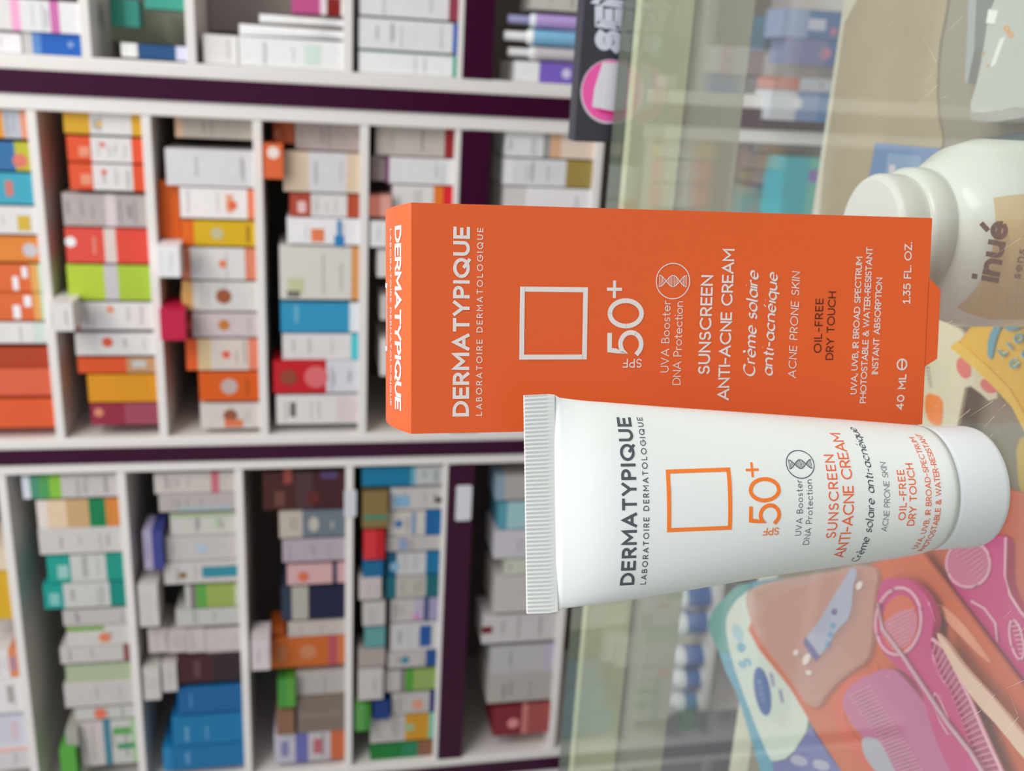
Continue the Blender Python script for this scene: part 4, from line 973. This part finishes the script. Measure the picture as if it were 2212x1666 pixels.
ang = lambda px, py: math.atan2(bsurf(px, py).y-BC.y, bsurf(px, py).x-BC.x)
a0 = ang(2150, 690); a1 = ang(2150, 415)
b = MB(); nn = 24
zt_ = [ZS+72, ZS+56, ZS+40, ZS+20, ZS+8]
zt_ = [(ZS+81.5, R2-2.2), (ZS+79, R2-.85), (ZS+75, R2+.55), (ZS+72, R2+1.32), (ZS+40, R2+1.32), (ZS+6, R2+.2)]
b.grid([[(BC.x+rr_*math.cos(a0+(a1-a0)*i/nn), BC.y+rr_*math.sin(a0+(a1-a0)*i/nn), z) for i in range(nn+1)] for z, rr_ in zt_])
b.build('peach_label', mat((216, 178, 118), .5), bot, label_=None) if False else b.build('peach_label', mat((216, 186, 136), .5), bot)
b = MB()
for i, q in enumerate(px_text('inué', (2157, 612), (2181, 482), 54, .21)): b.face(layered([bsurf(*p, .25) for p in q], i))
b.build('bottle_lettering', mat((88, 62, 56), .6), bot)
b = MB()
for i, q in enumerate(px_text('sens', (2204, 604), (2216, 540), 20, .16)): b.face(layered([bsurf(*p, .25) for p in q], i))
b.build('small_lettering', mat((120, 80, 76), .6), bot)
# clear pouch with white sachet
pp = [(2128, 14), (2165, -60), (2330, -60), (2330, 262), (2215, 250), (2122, 266), (2078, 256), (2100, 170)]
pc = thing('clear_pouch', 'grey white plastic pouch with orange letters, top right corner under glass', 'pouch', cen(pp, ZS+1))
slab(pp, ZS+.4, ZS+16, 'pouch_film', mat((190, 192, 188), .3, var=25), pc, inset=4)
z_text('oo', (2192, 78), (2176, 52), 18, .2, ZS+16.1, 'orange_letters', mat((232, 150, 50), .5), pc)
z_text('ll', (2140, 142), (2128, 112), 10, .3, ZS+16.1, 'orange_letters', mat((205, 140, 90), .5), pc)
slab([(2160, 84), (2172, 78), (2150, 140), (2138, 146)], ZS+16, ZS+16.2, 'white_print', mat((225, 228, 226), .5), pc)
slab([(2135, 20), (2156, 24), (2148, 52), (2130, 50)], ZS+16, ZS+16.4, 'white_seal', mat((232, 236, 232), .3), pc)
gs = [(2094, -60), (2112, -60), (2106, 60), (2104, 110), (2090, 180), (2084, 178), (2090, 60)]
tag(slab(gs, ZS+.4, ZS+8, 'plastic_strip', mat((160, 166, 170), .3)), 'thin grey plastic strip beside the clear pouch under the glass', 'strip')
# cream card with pink dots
cc = [(2004, 690), (2030, 690), (2074, 712), (2125, 790), (2152, 838), (2154, 860), (2136, 866), (2118, 850), (2096, 834), (2084, 838), (2072, 900), (2064, 934), (1985, 934), (1980, 760)]
cd = thing('cream_card', 'cream card with pink ovals and orange tab between carton and yellow pouch', 'card', cen(cc, ZS+12))
slab(cc, ZS+10.5, ZS+12, 'card_sheet', mat((222, 214, 188), .55), cd)
for cx, cy, rx, ry, a in ((2082, 795, 15, 24, -.35), (2136, 834, 14, 20, -1.0)):
    slab(EL(cx, cy, rx, ry, a), ZS+12, ZS+12.1, 'pink_oval', mat((224, 110, 106), .5), cd)
slab([(2000, 848), (2034, 858), (2036, 896), (2030, 924), (2006, 912), (1996, 880)], ZS+12, ZS+12.4, 'orange_tab', mat((250, 138, 66), .4), cd)
for i in range(6): slab([(1998+i*2, 794+i*8), (2008+i, 792+i*8), (2008+i, 795+i*8), (1998+i*2, 797+i*8)], ZS+12, ZS+12.1, 'grey_print', mat((120, 120, 135), .5), cd)
# yellow pouch
yp = [(2052, 752), (2070, 728), (2092, 702), (2165, 697), (2212, 690), (2330, 700), (2340, 960), (2216, 940), (2190, 878), (2150, 836), (2105, 795)]
yo = thing('sweet_pouch', 'bright yellow pouch with blue bow shape, right edge under the glass', 'pouch', cen(yp, ZS+14))
YM = mat((236, 184, 40), .35, coat=.3)
slab(yp, ZS+12.6, ZS+26, 'pouch_film', YM, yo, inset=3)
slab([(2052, 750), (2068, 736), (2130, 790), (2180, 840), (2218, 905), (2214, 935), (2186, 880), (2148, 838), (2104, 797)], ZS+26, ZS+26.8, 'pouch_seam', mat((240, 194, 70), .35), yo)
slab([(2167, 712), (2180, 668), (2214, 612), (2330, 600), (2330, 690), (2212, 698), (2190, 716)], ZS+26, ZS+27.5, 'blue_bow', mat((62, 168, 192), .4), yo)
slab([(2150, 700), (2165, 698), (2150, 735), (2142, 778), (2132, 770), (2134, 730)], ZS+26, ZS+26.8, 'blue_curve', mat((74, 164, 188), .4), yo)
slab([(2182, 664), (2190, 640), (2214, 672), (2214, 690)], ZS+27.6, ZS+27.8, 'dark_stripe', mat((40, 110, 150), .4), yo)
z_text('LION', (2166, 772), (2238, 712), 19, .34, ZS+26.9, 'letter_halo', mat((190, 222, 190), .5), yo)
z_text('LION', (2166, 772), (2238, 712), 19, .18, ZS+27.2, 'blue_letters', mat((50, 160, 190), .5), yo)
z_text('CO', (2188, 800), (2232, 764), 19, .34, ZS+26.9, 'letter_halo', mat((190, 222, 190), .5), yo)
z_text('CO', (2188, 800), (2232, 764), 19, .18, ZS+27.2, 'blue_letters', mat((50, 160, 190), .5), yo)
# small mustard packet in front of the cap
mp_ = [(2188, 950), (2230, 936), (2300, 950), (2300, 1100), (2205, 1086), (2192, 1040)]
tag(slab(mp_, ZS+.4, ZS+9, 'snack_packet', mat((216, 184, 84), .4), inset=2), 'mustard yellow packet beside the tube cap under the glass', 'packet')
# pack of wipes
wp = [(300, 250), (180, 370), (120, 430), (90, 540), (150, 700), (200, 850), (260, 970), (320, 1150), (370, 1320), (430, 1510), (500, 1760), (1150, 1760), (1010, 1540), (930, 1440), (780, 1200), (620, 900), (700, 500), (640, 200)]
ZW = ZS+38
wo = thing('wipes_pack', 'pack of wipes with white top, blue oval and teal sides, bottom of photo', 'pack', cen(wp, ZS, k7))
slab(wp, ZS+.4, ZW, 'pack_film', mat((96, 168, 196), .35, var=18), wo, inset=3, conv=k7)
slab([(300, 250), (180, 370), (120, 430), (90, 540), (150, 700), (240, 740), (205, 520), (232, 430), (310, 330), (400, 262)], ZW, ZW+.3, 'teal_edge', mat((92, 158, 156), .4), wo, conv=k7)
slab([(310, 330), (232, 430), (205, 520), (240, 740), (360, 1080), (490, 1400), (520, 1450), (640, 1420), (780, 1200), (720, 900), (760, 500), (700, 250), (470, 240)], ZW+.3, ZW+1.6, 'white_top', mat((214, 220, 212), .4), wo, conv=k7)
slab([(520, 1460), (640, 1425), (780, 1215), (900, 1400), (1010, 1540), (1100, 1700), (560, 1700)], ZW+.3, ZW+1.4, 'violet_panel', mat((112, 112, 176), .4), wo, conv=k7)
for cx, cy in ((700, 1440), (850, 1470), (740, 1600)): slab(EL(cx, cy, 60, 34, .3, 16), ZW+1.4, ZW+1.6, 'pale_petal', mat((180, 176, 205), .4), wo, conv=k7)
slab(EL(455, 975, 52, 165, -.17), ZW+1.6, ZW+1.9, 'blue_oval', mat((66, 100, 168), .4), wo, conv=k7)
z_text('onue', k7(478, 1050), k7(448, 900), 11, .16, ZW+2.0, 'oval_script', mat((150, 175, 210), .5), wo, slant=.25)
slab(EL(450, 455, 66, 78, 0), ZW+1.6, ZW+1.8, 'pink_spot', mat((206, 168, 158), .4), wo, conv=k7)
z_text('Se', k7(388, 800), k7(330, 640), 26, .2, ZW+1.8, 'blue_letters', mat((110, 178, 208), .5), wo)
slab(EL(290, 580, 34, 60, -.4, 20), ZW+1.6, ZW+1.8, 'pale_blue_oval', mat((168, 200, 212), .4), wo, conv=k7)
for X, Y_, a in ((500, 850, 0), (560, 960, 0)): slab([(X, Y_), (X+26, Y_+6), (X+40, Y_+90), (X+22, Y_+96)], ZW+1.6, ZW+1.8, 'violet_print', mat((150, 150, 185), .5), wo, conv=k7)
# orange blister card with comb and brush
ZC = ZW+2.3
c1 = [(620, 300), (1500, 20), (1530, 50), (1700, 270), (2212, 950), (2560, 1420), (2560, 1800), (1200, 1800), (1000, 1530), (830, 1270), (640, 950), (430, 690), (360, 560), (420, 420)]
ORC = mat((218, 104, 64), .45, var=12)
co = thing('comb_card', 'orange blister card holding a magenta comb and brush, lower right corner', 'card', cen(c1, ZC, k7))
slab(c1, ZC, ZC+1.2, 'card_sheet', ORC, co, conv=k7)
Z1 = ZC+1.3
red = [(1230, 780), (1190, 840), (1040, 880), (970, 960), (930, 1080), (960, 1230), (1040, 1370), (1170, 1520), (1290, 1640), (1380, 1640), (1210, 1440), (1090, 1290), (1010, 1180), (1000, 1040), (1080, 940), (1240, 880)]
slab(red, Z1, Z1+.4, 'red_outline', mat((224, 92, 66), .4), co, conv=k7)
br = [(1230, 830), (1080, 905), (1000, 985), (985, 1090), (1090, 1250), (1330, 1500), (1480, 1660), (1960, 1660), (1830, 1400), (1700, 1250), (1560, 1080), (1400, 880), (1330, 820)]
slab(br, Z1, Z1+3.2, 'brush_body', mat((200, 104, 152), .35), co, conv=k7, inset=.6)
slab([(1120, 1270), (1250, 1300), (1330, 1480), (1400, 1600), (1250, 1560), (1130, 1400)], Z1+3.2, Z1+3.4, 'clear_window', mat((180, 178, 192), .3), co, conv=k7)
b = MB()
for i in range(30):
    t = i/29; X = 1040+t*420; Y_ = 1000+t*640
    A_ = k7(X, Y_+10); B_ = k7(X+150, Y_-60+t*30); a_ = hz(*A_, Z1+3.5); d_ = hz(*B_, Z1+3.5)
    b.tube([a_, (a_+d_)/2+Vector((0, 0, .5)), d_], .28, 6)
brist = b.build('bristles', mat((232, 160, 192), .35), co)
MG = mat((206, 46, 128), .3, coat=.3); PK = mat((236, 172, 194), .3, coat=.2)
def scale_poly(pts, k_):
    cx = sum(p[0] for p in pts)/len(pts); cy = sum(p[1] for p in pts)/len(pts)
    return [(cx+(x-cx)*k_, cy+(y-cy)*k_) for x, y in pts]
cb = [(1240, 240), (1320, 205), (1450, 228), (1560, 350), (1610, 480), (1590, 620), (1585, 700), (1640, 860), (1730, 1010), (1790, 1180), (1840, 1330), (1900, 1500), (1980, 1680), (1800, 1680), (1700, 1490), (1610, 1290), (1560, 1130), (1530, 1000), (1460, 890), (1330, 790), (1250, 700), (1205, 560), (1210, 400)]
slab(cb, Z1+3.4, Z1+6.6, 'comb_body', MG, co, conv=k7, inset=.8)
ol = EL(1372, 500, 165, 235, .12); b = MB()
for ring_, r_ in ((EL(1372, 505, 152, 225, .1, 44), .75), ):
    P = [hz(*k7(*p), Z1+7) for p in ring_]; b.tube(P+[P[0], P[1]], r_, 8)
b.build('ring_edge', PK, co)
slab(EL(1378, 520, 122, 192, .08), Z1+6.7, Z1+6.9, 'orange_window', mat((222, 100, 72), .4), co, conv=k7)
slab([(1270, 500), (1400, 420), (1490, 430), (1495, 560), (1440, 670), (1360, 700), (1290, 640)], Z1+6.9, Z1+7.1, 'pink_window', mat((214, 120, 150), .4), co, conv=k7)
b = MB()
for i in range(8):
    A_ = k7(1272+i*8, 520+i*24); B_ = k7(1475-i*5, 420+i*30); b.tube([hz(*A_, Z1+7.3), hz(*B_, Z1+7.3)], .22, 6)
b.build('brush_ribs', mat((236, 170, 190), .3), co)
# comb spine and teeth
sp = [(1600, 625), (1690, 690), (1765, 850), (1850, 1020), (1925, 1200), (2000, 1370), (2070, 1520), (2140, 1660)]
P = [hz(*k7(*p), Z1+6.2) for p in sp]; b = MB(); b.tube(P, .8, 8); b.build('comb_spine', PK, co)
inn = [(1590, 720), (1640, 860), (1730, 1010), (1790, 1180), (1840, 1330), (1900, 1500), (1960, 1640)]
slab(sp+inn[::-1], Z1+3.4, Z1+4.6, 'tooth_web', mat((200, 100, 136), .35), co, conv=k7)
def along(pts, t):
    L = [math.dist(pts[i], pts[i+1]) for i in range(len(pts)-1)]; s = t*sum(L)
    for i, l in enumerate(L):
        if s <= l: f = s/l; return (pts[i][0]+(pts[i+1][0]-pts[i][0])*f, pts[i][1]+(pts[i+1][1]-pts[i][1])*f)
        s -= l
    return pts[-1]
b = MB()
for i in range(26):
    t = (i+.6)/26.5; A_ = along(sp, t); B_ = along(inn, t)
    b.tube([hz(*k7(*A_), Z1+6), hz(*k7(B_[0]-10, B_[1]+26), Z1+6)], [.34, .22], 6)
b.build('comb_teeth', mat((232, 150, 180), .3), co)
gr = [(1615, 985), (1640, 1010), (1700, 1150), (1750, 1270), (1700, 1260), (1650, 1180), (1600, 1050)]
P = [hz(*k7(*p), Z1+6.8) for p in gr]; b = MB(); b.tube(P+[P[0]], .35, 6); b.build('grip_groove', PK, co)
# raised blister ridges, with highlight and gloss painted into their pale colours
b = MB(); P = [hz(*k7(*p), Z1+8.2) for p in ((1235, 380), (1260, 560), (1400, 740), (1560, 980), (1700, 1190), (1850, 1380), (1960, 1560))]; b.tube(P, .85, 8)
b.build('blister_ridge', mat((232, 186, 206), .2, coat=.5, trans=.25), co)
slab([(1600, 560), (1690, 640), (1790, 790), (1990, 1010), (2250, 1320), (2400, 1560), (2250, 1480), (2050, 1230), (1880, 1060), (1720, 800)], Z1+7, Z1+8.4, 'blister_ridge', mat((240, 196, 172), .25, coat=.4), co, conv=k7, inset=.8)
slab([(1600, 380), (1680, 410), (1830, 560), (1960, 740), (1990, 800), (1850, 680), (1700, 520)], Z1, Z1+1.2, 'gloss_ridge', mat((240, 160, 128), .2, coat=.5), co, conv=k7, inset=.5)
# second comb card
c2 = [(1545, 30), (1560, -330), (2000, -420), (2700, -200), (2700, 1500), (2300, 1300), (2060, 1000), (1560, 300)]
C2Z = ZC-6
c2o = thing('comb_card', 'orange blister card with magenta comb, right edge of photo beside tube cap', 'card', cen(c2, C2Z, k7))
slab(c2, C2Z, C2Z+1.1, 'card_sheet', mat((204, 100, 76), .45, var=12), c2o, conv=k7)
Z2 = C2Z+1.2
cb2 = [(2000, -80), (2090, -60), (2088, 200), (2115, 330), (2190, 440), (2300, 560), (2420, 760), (2500, 1260), (2300, 1100), (2120, 850), (1960, 630), (1850, 460), (1735, 300), (1690, 190), (1720, 0), (1850, -90)]
slab(cb2, Z2, Z2+3.2, 'comb_body', MG, c2o, conv=k7, inset=.8)
slab(EL(1840, 120, 140, 150, 0), Z2+3.2, Z2+3.5, 'pink_window', mat((206, 110, 146), .4), c2o, conv=k7)
b = MB()
for i in range(9):
    A_ = k7(1720+i*22, 20+i*26); B_ = k7(1900+i*8, -70+i*28); b.tube([hz(*A_, Z2+3.7), hz(*B_, Z2+3.7)], .22, 6)
b.build('brush_ribs', mat((232, 160, 184), .3), c2o)
b = MB(); P = [hz(*k7(*p), Z2+3.6) for p in EL(1840, 120, 146, 156, 0, 40)]; b.tube(P+P[:1], .6, 8); b.build('ring_edge', PK, c2o)
b = MB(); P = [hz(*k7(*p), Z2+3.6) for p in ((2092, -60), (2088, 200), (2118, 330), (2190, 440), (2300, 560))]; b.tube(P, .55, 8); b.build('comb_edge', PK, c2o)
b = MB(); P = [hz(*k7(*p), Z2+3.6) for p in ((1860, 370), (1950, 420), (2020, 520), (2040, 640))]; b.tube(P, .55, 8); b.build('comb_edge', PK, c2o)
b = MB(); P = [hz(*k7(*p), Z2+3.6) for p in EL(2165, 630, 42, 135, -.2, 30)]; b.tube(P+P[:1], .5, 8); b.build('grip_groove', PK, c2o)
b = MB()
for i in range(7): b.tube([hz(*k7(2130+i*9, 540+i*30), Z2+3.6), hz(*k7(2190+i*8, 530+i*32), Z2+3.6)], .28, 6)
b.build('grip_ribs', PK, c2o)
# soft blister bubble with an arrow label between the wipes and the comb
bb_ = [(330, 300), (480, 235), (900, 170), (1090, 120), (1230, 150), (1190, 420), (1175, 760), (1010, 860), (900, 960), (790, 1130), (600, 860), (430, 640), (350, 450)]
bl = thing('blister_bubble', 'pinkish clear plastic blister with blue arrow label above the wipes pack', 'blister', cen(bb_, Z1, k7))
slab(bb_, Z1+.1, Z1+3, 'clear_shell', mat((226, 168, 158), .15, coat=.4, trans=.45), bl, conv=k7, inset=1.2)
slab([(1060, 130), (1095, 180), (1065, 260), (1050, 470), (960, 560), (880, 690), (810, 775), (728, 650), (750, 610), (840, 500), (910, 370), (990, 250)], Z1+3, Z1+3.3, 'arrow_label', mat((172, 172, 196), .4), bl, conv=k7)
z_text('wee', k7(905, 690), k7(950, 520), 16, .2, Z1+3.4, 'blue_letters', mat((100, 160, 205), .5), bl)
z_text('e', k7(945, 470), k7(985, 400), 18, .2, Z1+3.4, 'navy_letter', mat((90, 90, 150), .5), bl)
slab([(745, 610), (840, 740), (812, 775), (728, 650)], Z1+3.3, Z1+3.5, 'label_tip', mat((96, 90, 150), .4), bl, conv=k7)
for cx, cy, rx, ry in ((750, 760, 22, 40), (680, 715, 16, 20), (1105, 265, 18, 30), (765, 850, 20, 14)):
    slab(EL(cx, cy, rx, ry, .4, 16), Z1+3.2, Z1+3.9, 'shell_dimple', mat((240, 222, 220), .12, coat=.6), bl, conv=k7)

# ------------------------------------------------------------------ pieces that belong to a part hang under that part
def under(root, part, *names):
    ch = list(root.children); base = next(c_ for c_ in ch if c_.name.split('.')[0] == part)
    for c_ in ch:
        if c_ is not base and c_.name.split('.')[0] in names: c_.parent = base
PR = ('brand_lettering', 'laboratory_line', 'square_emblem', 'factor_numerals', 'plus_sign', 'spf_mark', 'booster_line', 'protection_line', 'helix_emblem', 'product_line', 'italic_line',
      'skin_type_line', 'dark_line', 'claim_line', 'volume_line', 'estimated_sign', 'lid_lettering', 'lid_emblem')
under(carton, 'carton_body', *PR); under(tube, 'tube_body', *PR)
under(bot, 'peach_label', 'bottle_lettering', 'small_lettering'); under(bot, 'flip_cap', 'cap_imprint')
under(disp, 'emblem_rim', 'emblem_disc', 'emblem_wedge', 'emblem_stroke')
under(yo, 'pouch_film', 'blue_bow', 'blue_curve', 'dark_stripe', 'letter_halo', 'blue_letters')
under(wo, 'white_top', 'blue_oval', 'pink_spot', 'blue_letters', 'pale_blue_oval', 'violet_print', 'oval_script'); under(wo, 'violet_panel', 'pale_petal')
for q_ in (co, c2o): under(q_, 'comb_body', 'comb_teeth', 'comb_spine', 'tooth_web', 'ring_edge', 'orange_window', 'pink_window', 'brush_ribs', 'grip_groove', 'grip_ribs', 'comb_edge')
under(co, 'brush_body', 'bristles', 'clear_window')
under(bl, 'arrow_label', 'blue_letters', 'navy_letter', 'label_tip'); under(bl, 'clear_shell', 'shell_dimple')
under(bo, 'booklet_cover', 'cover_panel', 'cover_figure')
under(cd, 'card_sheet', 'pink_oval', 'orange_tab', 'grey_print')
under(pc, 'pouch_film', 'orange_letters', 'white_print')
